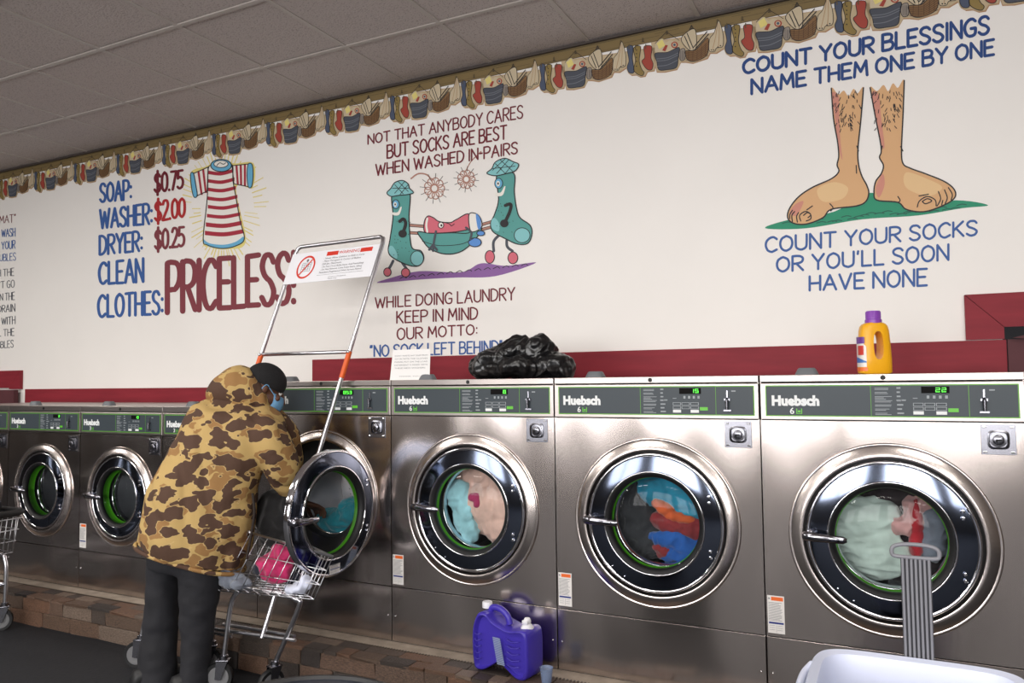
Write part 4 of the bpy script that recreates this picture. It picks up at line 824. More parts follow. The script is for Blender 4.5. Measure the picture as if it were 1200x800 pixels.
def boolcut(o, cb):
    for V_, F_ in cb:
        q = B(); q.add(V_, F_); c = q.build('cutter', yel, None); c.matrix_world = Matrix(); m = o.modifiers.new('b', 'BOOLEAN'); m.operation = 'DIFFERENCE'; m.solver = 'EXACT'; m.object = c
        par, loc, rot = o.parent, o.location.copy(), o.rotation_euler.copy(); o.parent = None; bake(o); o.parent = par; bpy.data.objects.remove(c)
q = B(); q.loft([((.004, y, .112), (.0185, 0, 0), (0, 0, .055), .75) for y in (-.1, .1)], 24); boolcut(body_, [(q.V, q.F)])
autosmooth(body_, 45)
cp = B(); cp.lathe([(.030, .2), (.031, .2005), (.031, .214), (.0275, .217), (.027, .246), (.025, .249), (0, .249)], axis='z', n=36); autosmooth(cp.build('cap', pur, bt), 40)
b = B(); 
for i in range(30): a = 2 * PI * i / 30; b.box(.0272 * math.cos(a) - .0007, .0272 * math.cos(a) + .0007, .0272 * math.sin(a) - .0007, .0272 * math.sin(a) + .0007, .219, .244)
o = b.build('cap_rib', pur, bt); o['kind'] = 'stuff'
def curved(name, u0, u1, z0, z1, m, off, shape=None, parent=None):      # label laid on the bottle's front-left flank
    V = []; F = []; n_ = 14
    for i in range(n_ + 1):
        a = u0 + (u1 - u0) * i / n_
        for z in (z0, z1):
            zz = z if shape is None else shape(i / n_, z == z1, z0, z1)
            V.append(((.061 + off) * math.copysign(abs(math.cos(a)) ** .62, math.cos(a)), (.038 + off) * math.copysign(abs(math.sin(a)) ** .62, math.sin(a)), zz))
    for i in range(n_): F.append((2 * i, 2 * i + 2, 2 * i + 3, 2 * i + 1))
    return mesh(name, V, F, m, parent)
lb = curved('label', math.radians(160), math.radians(236), .02, .15, mat('label_white_gloss', lin(232, 226, 220), .35), .0012, lambda t, top, a, c: (c - .06 * max(0, t - .25) ** 1.2 if top else a + .008), bt)
curved('label_band', math.radians(160), math.radians(228), .12, .146, mat('label_violet', lin(110, 60, 150), .4), .0016, None, lb); curved('label_emblem', math.radians(180), math.radians(222), .075, .112, mat('label_red', lin(205, 60, 50), .4), .0016, None, lb)
curved('label_wave', math.radians(165), math.radians(236), .045, .07, mat('label_aqua', lin(70, 120, 190), .4), .0016, lambda t, top, a, c: (c - .02 * t if top else a), lb); curved('label_foot', math.radians(165), math.radians(240), .012, .026, mat('label_tangerine', lin(240, 120, 60), .4), .0016, None, lb)
# purple jug with spigot, lying back against the washer on the plinth
blu = mat('indigo_plastic', lin(66, 52, 168), .32, spec=.5)
jg = empty('detergent_jug', (-1.07, -.105, ZB), 'big indigo detergent jug with white cap and spigot on the stone plinth', 'jug'); jg.rotation_euler = (0, 0, math.radians(-9))
prof = [(-.128, .004), (-.140, .03), (-.146, .10), (-.144, .17), (-.132, .215), (-.112, .245), (-.075, .250), (-.045, .226), (0, .207), (.055, .196), (.10, .204), (.132, .205), (.146, .18), (.149, .10), (.146, .03), (.126, .003), (.09, .003), (.045, .03), (.0, .055), (-.045, .030), (-.09, .005)]
pf_ = cr_(prof, True, 3); b = B(); n_ = len(pf_)
ctr = Vector((0, .12)); V = []; F = []
for yy, sc_ in ((-.058, .86), (-.064, .92), (-.062, .97), (-.052, 1), (.052, 1), (.062, .97), (.066, .9)):
    for p in pf_: q = ctr + (p - ctr) * sc_; V.append((q.x, yy + (.012 if sc_ == .86 and yy < 0 else 0), q.y))
for i in range(6):
    for j in range(n_): F.append((i * n_ + j, i * n_ + (j + 1) % n_, (i + 1) * n_ + (j + 1) % n_, (i + 1) * n_ + j))
tri = tessellate_polygon([[Vector((p.x, p.y, 0)) for p in pf_]]); F += [tuple(t) for t in tri] + [tuple(i + 6 * n_ for i in t) for t in tri]
b.add(V, F); autosmooth(b.build('jug_body', blu, jg), 60)
b = B(); b.tube(cr_([(-.085, -.005, .235), (-.072, -.005, .262), (-.03, -.005, .262), (.008, -.005, .238), (.02, -.005, .205)], n=6), [.014] * 25, 14); autosmooth(b.build('handle', blu, jg), 60)
for sx, xs_ in ((-1, (-.135, -.10)), (1, (.035, .105))):
    for i in range(5): b = B(); z = .05 + i * .026; b.tube(cr_([(xs_[0], -.057, z + .006), ((xs_[0] + xs_[1]) / 2, -.064, z - .002), (xs_[1], -.058, z + .005)], n=3), .0028, 6); b.build('rib', blu, jg, smooth=True)
wp = mat('white_plastic', lin(232, 232, 236), .35)
b = B(); b.lathe([(.0, .282), (.02, .282), (.0225, .279), (.0225, .256), (.0, .256)], (-.106, 0, 0), 'z', 28); autosmooth(b.build('cap', wp, jg), 50)
b = B(); b.lathe([(.0, .245), (.011, .245), (.015, .238), (.0165, .229), (.014, .222), (.02, .217), (.028, .206), (.028, .198), (0, .198)], (.108, 0, 0), 'z', 28); b.box(.094, .122, -.022, -.008, .222, .238, .003); autosmooth(b.build('spigot', wp, jg), 50)
b = B()
for i in range(20):
    z = .155 - i * .0056; x = -.03 + i * .0012; b.box(x, x + .04, -.0655, -.0645, z, z + .0032)
o = b.build('label_print', mat('pale_print', lin(150, 165, 190), .5), jg); o['kind'] = 'stuff'
# measuring cup
b = B(); b.lathe([(.0, .002), (.019, .002), (.0205, .006), (.0275, .062), (.0285, .064), (.0265, .063), (.0185, .008), (0, .0075)], axis='z', n=32)
cu_ = autosmooth(b.build('measuring_cup', M['cup'], loc=(-.862, -.155, ZB)), 60); tag(cu_, 'small clear blue tinted plastic measuring cup beside the indigo jug', 'cup')

# ------------------------------------------------------------------ rolling hamper, bottom right
hm = mat('hamper_plastic', lin(214, 220, 240), .4, spec=.4); gp = mat('grey_ribbed_plastic', lin(128, 128, 134), .45)
H = empty('laundry_hamper', (.505, -1.03, 0), 'white plastic laundry hamper in front of the rightmost washer', 'hamper')
def rr(cx, cy, hx_, hy_, z, p=.36): return ((cx, cy, z), (hx_, 0, 0), (0, hy_, 0), p)
b = B(); b.loft([rr(0, 0, .17, .15, .05), rr(0, 0, .19, .17, .10), rr(0, 0, .212, .2, .45), rr(0, 0, .228, .215, .66), rr(0, 0, .246, .232, .672), rr(0, 0, .249, .235, .680), rr(0, 0, .244, .230, .686), rr(0, 0, .224, .211, .680), rr(0, 0, .219, .206, .66), rr(0, 0, .2, .188, .40), rr(0, 0, .175, .155, .075)], 64)
tub = autosmooth(b.build('tub', hm, H), 50)
q = B(); q.loft([rr(.026, .235, .044, .03, z, .2) for z in (.671, .75)], 20); 
b = B(); b.tube(cr_([(-.245, .10, .675), (-.262, .06, .662), (-.266, -.02, .655), (-.262, -.10, .66), (-.245, -.14, .675)], n=5), [.011] * 21, 12); autosmooth(b.build('grip', hm, H), 60)
b = B(); b.tube(cr_([(.245, .10, .675), (.262, .06, .662), (.266, -.02, .655), (.262, -.10, .66), (.245, -.14, .675)], n=5), [.011] * 21, 12); autosmooth(b.build('grip', hm, H), 60)
for sx in (-1, 1):
    for sy in (-1, 1): b = B(); b.lathe([(0, -.012), (.028, -.012), (.03, -.008), (.03, .008), (.028, .012), (0, .012)], (sx * .13, sy * .11, .03), 'y', 20); autosmooth(b.build('wheel', M['black'], H), 40)
hk = proj_y(1072, 640, -.79); X0 = proj_y(1055, 655, -.79).x; X1 = proj_y(1091, 655, -.79).x; ZH = proj_y(1072, 655, -.79).z
b = B(); w_ = X1 - X0; x0 = X0 - .505; y_ = .24
b.box(x0, x0 + w_, y_ + .006, y_ + .012, .12, ZH - 0, .001); plate = b.build('handle_plate', mat('grey_shadow_plastic', lin(70, 70, 76), .5), H)
for i in range(7):
    xx = x0 + w_ * (i + .5) / 7; b = B(); b.box(xx - .0032, xx + .0032, y_ - .004, y_ + .008, .12, ZH, .002); b.build('handle_rib', gp, plate)
xm = x0 + w_ / 2; hw = (proj_y(1104, 645, -.79).x - proj_y(1046, 645, -.79).x) / 2; hh = .016
loop = [(xm - hw * .8, ZH + .004), (xm - hw * .96, ZH + .012), (xm - hw * .9, ZH + .028), (xm - hw * .55, ZH + .036), (xm, ZH + .038), (xm + hw * .55, ZH + .036), (xm + hw * .9, ZH + .028), (xm + hw * .96, ZH + .012), (xm + hw * .8, ZH + .004), (xm, ZH + .003)]
b = B(); P_ = cr_([(x, y_ + .004, z) for x, z in loop], True, 5); P_.append(P_[0]); b.tube(P_, [.0055] * len(P_), 10); tag(autosmooth(b.build('handle_grip', gp, H), 60), 'grey loop grip on a ribbed pull handle')

# ------------------------------------------------------------------ black bin at the bottom edge
bk = mat('black_bin_plastic', lin(22, 22, 25), .42, var=(30, .2, .15)); bin_film = mat('bin_liner_film', lin(40, 44, 54), .38, var=(18, .35, .5))
c = at_d(380, 790, 2.1); rB = .285; cc = c - Vector((FW.x, FW.y, 0)).normalized() * rB * .985
BN = empty('waste_bin', (cc.x, cc.y, 0), 'round black lidded waste bin at the bottom edge before the cart', 'bin'); zb_ = c.z
b = B(); b.lathe([(.0, .0), (rB * .78, .0), (rB * .8, .02), (rB * .93, zb_ - .03), (rB * .93, zb_ - .02)], axis='z', n=48); autosmooth(b.build('bin_body', bk, BN), 50)
b = B(); b.lathe([(rB * .93, zb_ - .05), (rB, zb_ - .05), (rB * 1.0, zb_ - .008), (rB * .985, zb_), (rB * .955, zb_), (rB * .94, zb_ - .008)], axis='z', n=72); autosmooth(b.build('rim', bk, BN), 50)
b = B(); b.lathe([(rB * .94, zb_ - .008), (rB * .88, zb_ - .009), (rB * .6, zb_ - .004), (rB * .3, zb_ - .001), (0, zb_)], axis='z', n=72); autosmooth(b.build('lid', bin_film, BN), 50)

# ------------------------------------------------------------------ carts
def caster(name, parent, p, ang=0, r=.066):
    p = Vector(p); m_ = Matrix.Rotation(ang, 4, 'Z'); T_ = lambda q: p + (m_ @ Vector(q))
    b = B(); b.lathe([(r * .72, -.013), (r * .95, -.014), (r, -.009), (r, .009), (r * .95, .014), (r * .72, .013)], n=36); b.V = [T_(v + Vector((-.022, 0, r))) for v in b.V]; c = autosmooth(b.build(name, M['black'], parent), 40)
    b = B(); b.lathe([(0, -.016), (.012, -.016), (.013, -.011), (r * .5, -.009), (r * .7, -.013), (r * .74, -.012), (r * .74, .012), (r * .5, .009), (.013, .011), (.012, .016), (0, .016)], n=32); b.V = [T_(v + Vector((-.022, 0, r))) for v in b.V]; autosmooth(b.build('wheel_disc', mat('grey_wheel', lin(112, 112, 114), .5), c), 40)
    b = B()
    for s_ in (-1, 1): b.add([T_(q) for q in ((-.036, s_ * .019, r - .008), (-.010, s_ * .019, r - .012), (.022, s_ * .019, r * 2.1), (-.03, s_ * .019, r * 2.1), (-.036, s_ * .022, r - .008), (-.010, s_ * .022, r - .012), (.022, s_ * .022, r * 2.1), (-.03, s_ * .022, r * 2.1))], [(0, 1, 2, 3), (7, 6, 5, 4), (0, 4, 5, 1), (1, 5, 6, 2), (2, 6, 7, 3), (3, 7, 4, 0)])
    q = B(); q.box(-.032, .026, -.024, .024, r * 2.08, r * 2.2, .002); q.lathe([(0, r * 2.2), (.02, r * 2.2), (.02, r * 2.45), (.014, r * 2.5), (0, r * 2.5)], axis='z', n=16); b.add([T_(v) for v in q.V], q.F)
    autosmooth(b.build('fork', M['plate'], c), 40); return c
LEAN = Vector((.223, .30, 1.20)).normalized()
A_, C_ = Vector((-2.385, -.455, 0)), Vector((-2.11, -.41, 0)); Bq, Dq = Vector((-3.00, -.42, 0)), Vector((-2.60, -.33, 0))
CT = empty('laundry_cart', (-2.6, -.42, 0), 'chrome wire laundry cart with leaning hanging rack, by the open washer', 'cart'); inv = Vector((-2.6, -.42, 0))
def lp(*p): return Vector(p) - inv
for p, a in ((A_, .5), (C_, 1.3), (Bq, .4), (Dq, .8)): caster('caster', CT, p - inv, a)
def P2(px, py, Y): return proj_y(px, py, Y)
# leg frames: foot, up, across, down
u1 = [A_ + Vector((0, 0, .155)), P2(270, 712, -.45), P2(277, 695, -.455), P2(290, 689, -.455), P2(330, 696, -.45), P2(347, 702, -.445), P2(350, 712, -.44), C_ + Vector((0, 0, .155))]
b = B(); q = cr_([v - inv for v in u1], n=6); b.tube(q, .0115, 12); autosmooth(b.build('leg_frame', M['wire'], CT), 60)
u2 = [v + Vector((-.60, .05, 0)) for v in u1]; u2[0] = Bq + Vector((0, 0, .155)); u2[-1] = Dq + Vector((0, 0, .155)); u2[-2] = u2[-2] + Vector((.02, 0, 0))
b = B(); q = cr_([v - inv for v in u2], n=6); b.tube(q, .0115, 12); autosmooth(b.build('leg_frame', M['wire'], CT), 60)
for a, c in (((252, 737, -.40), (346, 750, -.43)), ((262, 731, -.30), (345, 745, -.40))): b = B(); b.tube([P2(*a) - inv, P2(*c) - inv], .008, 10); autosmooth(b.build('crossbar', M['wire'], CT), 60)
b = B(); b.tube([lp(-3.0, -.40, .24), lp(-2.38, -.41, .235)], .008, 10); autosmooth(b.build('crossbar', M['wire'], CT), 60)
b = B(); b.tube([u1[4] - inv, u2[4] - inv], .008, 10); b.build('crossbar', M['wire'], CT, smooth=True)
# leaning posts and hanging rack
pb = P2(307, 747, -.42); pm = P2(398, 450, -.055); dv = (pm - pb); 
def onpost(py): # point on the right post whose height in the chart is py
    lo, hi = 0., 3.
    for _ in range(40):
        m_ = (lo + hi) / 2; d = pb + dv * m_ - CAM; y = 400 - FPX * d.dot(UP) / d.dot(FW)
        if y > py: lo = m_
        else: hi = m_
    return pb + dv * lo
off = Vector((-.60, 0, 0)); off2 = Vector((-.60, 0.0, -.005))
pt = onpost(277); pj = onpost(412); pj2 = onpost(440)
b = B(); b.tube([pb - inv, pj2 - inv], .011, 12); tag(autosmooth(b.build('post', M['wire'], CT), 60), 'right leaning chrome post')
b = B(); b.tube([pb + off - inv, pj2 + off - inv], .011, 12); tag(autosmooth(b.build('post', M['wire'], CT), 60), 'left leaning chrome post behind the jacket')
orm = mat('orange_sleeve', lin(226, 96, 34), .45)
for o_ in (Vector(), off): b = B(); b.tube([pj2 + o_ - inv - (pj - pj2) * .1, pj + o_ - inv], .0135, 14); autosmooth(b.build('sleeve', orm, CT), 40)
tpr = pt; tpl = pt + off2; b = B()
q = [pj, pj + (tpr - pj) * .94, pj + (tpr - pj) * .985 + off * .012, tpr + off * .045, tpl - off * .045, pj + off + (tpl - pj - off) * .985 - off * .012, pj + off + (tpl - pj - off) * .94, pj + off]
b.tube([v - inv for v in q], .0115, 12); rk = autosmooth(b.build('rack_hoop', M['wire'], CT), 60)
b = B(); b.tube([pj - inv, pj + off - inv], .010, 12); b.build('rack_bar', M['wire'], CT, smooth=True)
for o_ in (Vector(), off): b = B(); b.ball(pj + o_ - inv - Vector((0, .012, 0)), .009, 6); b.build('rack_bolt', M['chrome'], CT, smooth=True)
# sign plate between the hoop's sides
e1 = (tpr - tpl).normalized(); ev = (tpr - pj).normalized(); nn = ev.cross(e1).normalized()
if nn.y > 0: nn = -nn
top = onpost(289); bot = onpost(326); o0 = bot + off; wS = (bot - o0).length; hS = (top - bot).length
Mx = Matrix((( e1.x, ev.x, nn.x), (e1.y, ev.y, nn.y), (e1.z, ev.z, nn.z)))
def sg(u, v, w_=0): return o0 + e1 * (u * wS) + ev * (v * hS) + nn * (.0125 + w_) - inv
def sbox(b, u0, u1_, v0, v1, w0=0, w1=.002): b.add([sg(u0, v0, w0), sg(u1_, v0, w0), sg(u1_, v1, w0), sg(u0, v1, w0), sg(u0, v0, w1), sg(u1_, v0, w1), sg(u1_, v1, w1), sg(u0, v1, w1)], [(3, 2, 1, 0), (4, 5, 6, 7), (0, 1, 5, 4), (1, 2, 6, 5), (2, 3, 7, 6), (3, 0, 4, 7)])
b = B(); sbox(b, -.0, 1.0, 0, 1.02); sp = b.build('sign_plate', mat('sign_white', lin(238, 238, 242), .4), CT); sp['label'] = 'white warning plate with red prohibition ring'
def stext(b, t, u0, u1_, v0, hh):
    V, F = fontmesh(t); a, c = min(v.x for v in V), max(v.x for v in V)
    b.add([sg(u0 + (v.x - a) / (c - a) * (u1_ - u0), v0 + v.y / .7 * hh, .0032) for v in V], F)
redp = mat('sign_red', lin(214, 50, 30), .45)
b = B(); sbox(b, .42, .55, .83, .96, .002, .003); sbox(b, .80, .93, .83, .96, .002, .003); b.build('red_bar', redp, sp)
b = B(); stext(b, 'WARNING', .56, .79, .85, .10); b.build('sign_heading', redp, sp)
b = B(); 
for i, (t, u1_) in enumerate((('- Never Allow Children to Ride in Carts', .86), ('- Place Occupant in Center of Basket', .83), ('   200 lbs. Maximum', .62), ('- Do Not Carry Bulky Items And Furnishings', .88), ('- Do Not Remove Carts From Store. Safety', .87), ('Numbers Registered With Service Patrol', .87))): stext(b, t, .40, u1_, .72 - i * .092, .055)
stext(b, 'Contact Us With Questions', .52, .72, .10, .035); stext(b, 'Thank You', .52, .62, .04, .035)
sbox(b, .38, .90, .20, .206, .002, .003); o = b.build('sign_text', mat('sign_text_grey', lin(120, 118, 120), .6), sp)
b = B(); rg = []
for r1 in (.062, .052): rg.append([o0 + e1 * (wS * .215 + r1 * math.cos(2 * PI * j / 48)) + ev * (hS * .52 + r1 * 1.12 * math.sin(2 * PI * j / 48)) + nn * .0157 - inv for j in range(48)])
b.add(rg[0] + rg[1], [(j, (j + 1) % 48, 48 + (j + 1) % 48, 48 + j) for j in range(48)])
cc_ = o0 + e1 * (wS * .215) + ev * (hS * .52) + nn * .0158 - inv; dg_ = (e1 * .6 + ev * .8).normalized(); pd = (e1 * .8 - ev * .6).normalized()
b.add([cc_ + dg_ * .058 + pd * .004, cc_ + dg_ * .058 - pd * .004, cc_ - dg_ * .058 - pd * .004, cc_ - dg_ * .058 + pd * .004], [(0, 1, 2, 3)]); b.build('prohibition_ring', redp, sp)
b = B()
for i in range(5): sbox(b, .165, .27, .38 + i * .07, .388 + i * .07, .002, .0028)
for u in (.165, .19, .215, .24, .268): sbox(b, u, u + .003, .38, .66, .002, .0028)
b.add([cc_ + e1 * (.008 * math.cos(a)) + ev * (.04 + .009 * math.sin(a)) for a in [2 * PI * j / 10 for j in range(10)]], [tuple(range(10))]); b.build('basket_pictogram', MATS['sign_text_grey'], sp)
# wire basket: right-hand end panel faces the camera; corner posts in cart coordinates
NR = [(258, 692, -.50), (368, 702, -.56)]; TP = [(294, 624, -.44), (390, 652, -.47)]
bl, br = P2(*NR[0]), P2(*NR[1]); tl, tr = P2(*TP[0]), P2(*TP[1]); back = Vector((-.40, .21, 0))
def quadpts(a, b_, n_): return [a + (b_ - a) * i / n_ for i in range(n_ + 1)]
b = B(); wr = .0019
for (p0, p1, q0, q1, n1, n2) in ((bl, br, tl, tr, 9, 3), (br, br + back, tr, tr + back, 12, 3), (bl, bl + back, tl, tl + back, 12, 3), (bl + back, br + back, tl + back, tr + back, 11, 3), (bl, br, bl + back, br + back, 9, 8)):
    for i in range(n1 + 1): t = i / n1; b.tube([p0 + (p1 - p0) * t - inv, q0 + (q1 - q0) * t - inv], wr, 6)
    for j in range(n2 + 1): t = j / n2; b.tube([p0 + (q0 - p0) * t - inv, p1 + (q1 - p1) * t - inv], wr * 1.2, 6)
bk_ = b.build('wire_basket', M['wire'], CT, smooth=True); bk_['kind'] = 'stuff'
rimp = [tl, tr, tr + back, tl + back, tl]; b = B(); b.tube([v - inv for v in rimp], .006, 8); b.build('basket_rim', M['wire'], CT, smooth=True)
mid = (bl + br) / 2 + back / 2
def bask(name, px, py, Y, pts, c, label, sd, cat='garment', **k):
    o = P2(px, py, Y); return tag(lump(name, [((o.x + a, o.y + y, o.z + z), r) for a, y, z, r in pts], cloth_mat(c[0], c[1]), sd=sd, vox=.007, **k), label, cat)
bask('pink_garment', 322, 667, -.43, [(0, .01, 0, (.09, .05, .06)), (.02, .02, .06, (.07, .05, .05)), (-.05, .01, .02, (.05, .05, .05))], ('hot_pink', (176, 26, 88)), 'hot pink garment in the wire cart basket', 20, amp=.012, fs=16)
bask('grey_garment', 272, 680, -.46, [(0, 0, 0, (.07, .04, .03)), (-.03, 0, .03, (.05, .04, .03)), (.05, 0, -.01, (.05, .04, .025))], ('steel_grey', (120, 126, 138)), 'crumpled grey garment at the left end of the basket', 21, amp=.011, fs=18)
bask('white_garment', 352, 688, -.50, [(0, 0, 0, (.05, .04, .03)), (.03, 0, .02, (.035, .035, .03)), (-.04, .01, -.01, (.045, .035, .022))], ('ice_white', (205, 210, 228)), 'white garment bulging at the right end of the basket', 22, amp=.010, fs=20)
bask('navy_garment', 338, 672, -.36, [(.02, 0, 0, (.07, .05, .05)), (-.08, .02, 0, (.06, .05, .05)), (-.16, .03, .0, (.08, .05, .05)), (.0, .06, .05, (.08, .05, .03))], ('midnight', (28, 32, 48)), 'midnight blue garment behind the pink one in the basket', 23)
# cart cut by the left edge
C2 = empty('laundry_cart', (-4.35, -.40, 0), 'chrome wire laundry cart with black handle cut off by the left edge', 'cart'); inv2 = Vector((-4.45, -.40, 0))
for x, y, a in ((-4.36, -.36, .9), (-4.36, -.86, .5), (-4.95, -.36, .2), (-4.95, -.86, .7)): caster('caster', C2, Vector((x, y, 0)) - inv2, a)
for y in (-.36, -.86):
    b = B(); q = cr_([(-4.36, y, .155), (-4.355, y, .33), (-4.37, y, .41), (-4.43, y, .44), (-4.85, y, .44), (-4.93, y, .41), (-4.95, y, .33), (-4.95, y, .155)], n=5); b.tube([v - inv2 for v in q], .0115, 12); autosmooth(b.build('leg_frame', M['wire'], C2), 60)
    b = B(); b.tube([Vector((-4.36, y, .27)) - inv2, Vector((-4.95, y, .27)) - inv2], .009, 10); b.build('crossbar', M['wire'], C2, smooth=True)
for x in (-4.358, -4.95): b = B(); b.tube([Vector((x, -.36, .27)) - inv2, Vector((x, -.86, .27)) - inv2], .009, 10); b.build('crossbar', M['wire'], C2, smooth=True)
b = B(); x0, x1, y0, y1, z0, z1 = -5.0, -4.33, -.88, -.34, .455, .655
for j in range(4):
    z = z0 + (z1 - z0) * j / 3; g_ = .03 * j / 3; b.tube([Vector(v) - inv2 for v in ((x0 - g_, y0 - g_, z), (x1 + g_, y0 - g_, z), (x1 + g_, y1 + g_, z), (x0 - g_, y1 + g_, z), (x0 - g_, y0 - g_, z))], .0035, 6)
for i in range(14):
    x = x0 + (x1 - x0) * i / 13
    for y, s_ in ((y0, -1), (y1, 1)): b.tube([Vector((x, y, z0)) - inv2, Vector((x, y + s_ * .03, z1)) - inv2], .0022, 6)
for i in range(11):
    y = y0 + (y1 - y0) * i / 10
    for x, s_ in ((x0, -1), (x1, 1)): b.tube([Vector((x, y, z0)) - inv2, Vector((x + s_ * .03, y, z1)) - inv2], .0022, 6)
    b.tube([Vector((x0, y, z0)) - inv2, Vector((x1, y, z0)) - inv2], .0022, 6)
o = b.build('wire_basket', M['wire'], C2, smooth=True); o['kind'] = 'stuff'
b = B(); b.tube([Vector(v) - inv2 for v in ((-5.05, -.92, .69), (-4.31, -.92, .69), (-4.28, -.88, .69), (-4.28, -.34, .69), (-4.31, -.30, .69), (-5.05, -.30, .69))], .019, 12); autosmooth(b.build('rim_guard', M['black'], C2), 50)
b = B(); b.box(-5.0 + 4.45, -4.42 + 4.45, -.46, .05, .70, .76, .015); b.box(-.50, -.05, -.40, .0, .76, .80, .012); tag(b.build('tray', M['black'], C2), 'black plastic tray on the cart rim')
# ------------------------------------------------------------------ the person
camo = bpy.data.materials.new('camouflage_fabric'); camo.use_nodes = True; MATS['camo'] = camo
N, L = camo.node_tree.nodes, camo.node_tree.links; bs = N['Principled BSDF']; bs.inputs['Roughness'].default_value = .85
tc = N.new('ShaderNodeTexCoord')
def blob(scale, thr, dist, offs, sq=(1, 1, 1)):
    mp = N.new('ShaderNodeMapping'); mp.inputs['Location'].default_value = offs; mp.inputs['Scale'].default_value = sq; L.new(tc.outputs['Object'], mp.inputs[0])
    nz = N.new('ShaderNodeTexNoise'); nz.inputs['Scale'].default_value = scale * 1.7; nz.inputs['Detail'].default_value = 1.5; L.new(mp.outputs[0], nz.inputs['Vector'])
    sub = N.new('ShaderNodeVectorMath'); sub.operation = 'MULTIPLY_ADD'; sub.inputs[1].default_value = (dist,) * 3; L.new(nz.outputs['Color'], sub.inputs[0]); L.new(mp.outputs[0], sub.inputs[2])
    vo = N.new('ShaderNodeTexVoronoi'); vo.feature = 'SMOOTH_F1'; vo.inputs['Smoothness'].default_value = .12; vo.inputs['Scale'].default_value = scale; vo.inputs['Randomness'].default_value = .95; L.new(sub.outputs[0], vo.inputs['Vector'])
    return vo.outputs['Distance']
def less(sock, t, w_=.012):
    m_ = N.new('ShaderNodeMapRange'); m_.inputs[1].default_value = t - w_; m_.inputs[2].default_value = t + w_; m_.inputs[3].default_value = 1; m_.inputs[4].default_value = 0; L.new(sock, m_.inputs[0]); return m_.outputs[0]
def mixc(fac, a, c):
    m_ = N.new('ShaderNodeMix'); m_.data_type = 'RGBA'; L.new(fac, m_.inputs[0])
    for i, v in ((6, a), (7, c)):
        if isinstance(v, tuple): m_.inputs[i].default_value = v
        else: L.new(v, m_.inputs[i])
    return m_.outputs[2]
d1 = blob(12.5, .4, .075, (0, 0, 0), (.85, .85, 1.25)); d2 = blob(11, .4, .08, (3.3, 1.7, 2.2), (.85, .85, 1.2)); 
base = mixc(less(d2, .50), lin(186, 156, 98), lin(150, 112, 66)); base = mixc(less(d1, .535), base, lin(198, 168, 112)); base = mixc(less(d1, .505), base, lin(80, 56, 42))
L.new(base, bs.inputs['Base Color'])
nb = N.new('ShaderNodeTexNoise'); nb.inputs['Scale'].default_value = 9; nb.inputs['Detail'].default_value = 3; L.new(tc.outputs['Object'], nb.inputs[0])
bu = N.new('ShaderNodeBump'); bu.inputs['Strength'].default_value = .5; bu.inputs['Distance'].default_value = .02; L.new(nb.outputs[0], bu.inputs['Height']); L.new(bu.outputs[0], bs.inputs['Normal'])
jeans = mat('black_denim', lin(31, 31, 36), .8, var=(7, .25, .35), bd=.02); skinm = mat('skin', lin(96, 62, 46), .5, var=(30, .08, .1)); knit = mat('black_knit', lin(20, 19, 21), .9, var=(120, .3, .5)); maskm = mat('blue_mask', lin(110, 160, 200), .7); shoe = mat('shoe', lin(22, 22, 24), .5)
PE = empty('person', (-2.70, -.52, 0), 'person in tan camouflage jacket and black jeans bending into the open washer', 'person')
def sec(Lx, Ly, Rx, Ry, dep, th, pw=.85):
    a, c = at_d(Lx, Ly, dep), at_d(Rx, Ry, dep); return ((a + c) / 2, (c - a) / 2, Vector((FW.x, FW.y, 0)).normalized() * th, pw)
def place(o):
    o.parent = PE; o.location = (0, 0, 0); 
    for v in o.data.vertices: v.co -= Vector(PE.location)
    o.data.update(); return o
# jacket: trunk, hood, sleeves grown into one surface
b = B()
b.loft([sec(163, 634, 284, 668, 3.66, .17), sec(165, 614, 293, 650, 3.66, .185), sec(173, 584, 300, 612, 3.66, .185), sec(185, 552, 305, 575, 3.67, .185), sec(201, 520, 309, 545, 3.68, .18), sec(214, 494, 320, 520, 3.70, .17), sec(226, 474, 331, 500, 3.72, .16), sec(242, 468, 328, 486, 3.74, .12), sec(258, 462, 318, 474, 3.76, .08)], 36)
hood = [sec(244, 454, 246, 474, 3.76, .05, 1), sec(254, 441, 257, 478, 3.76, .09, 1), sec(266, 434, 270, 482, 3.765, .115, 1), sec(282, 429, 286, 486, 3.77, .125, 1), sec(296, 431, 303, 486, 3.78, .125, 1), sec(306, 438, 316, 484, 3.79, .115, 1), sec(313, 447, 322, 480, 3.80, .10, 1)]
def limb(b, pts, n=18):          # (px, py, depth, radius m)
    P_ = [at_d(x, y, d) for x, y, d, r in pts]; b.tube(P_, [p[3] for p in pts], n)
limb(b, [(300, 496, 3.68, .075), (312, 508, 3.64, .088), (322, 528, 3.63, .085), (329, 548, 3.66, .078), (334, 564, 3.72, .068), (338, 576, 3.80, .058), (343, 584, 3.88, .052)])
limb(b, [(318, 492, 3.86, .07), (334, 512, 3.90, .08), (338, 540, 3.93, .072), (336, 566, 3.96, .058), (340, 584, 4.0, .05)])
jk = b.build('jacket', camo, clean=False)
def wr(p):
    q = p - Vector((-2.6, -.5, 1)); a = noise.noise(Vector((q.x * 5, q.y * 5, q.z * 3.2))) * .020 + noise.noise(Vector((q.x * 13 + 4, q.y * 13, q.z * 8))) * .009
    f = abs(noise.noise(Vector((q.x * 7 + q.z * 2, q.y * 7, q.z * 2.4 + 9)))); return a - .012 * max(0, .25 - f) * 4 * .6
remeshed(jk, .0095, 4, wr); jk.data.materials.clear(); jk.data.materials.append(camo); place(jk)
b = B(); b.loft(hood, 28); hdd = b.build('hood', camo, clean=False); remeshed(hdd, .0095, 3, lambda p: wr(p) * .8); hdd.data.materials.clear(); hdd.data.materials.append(camo); place(hdd)
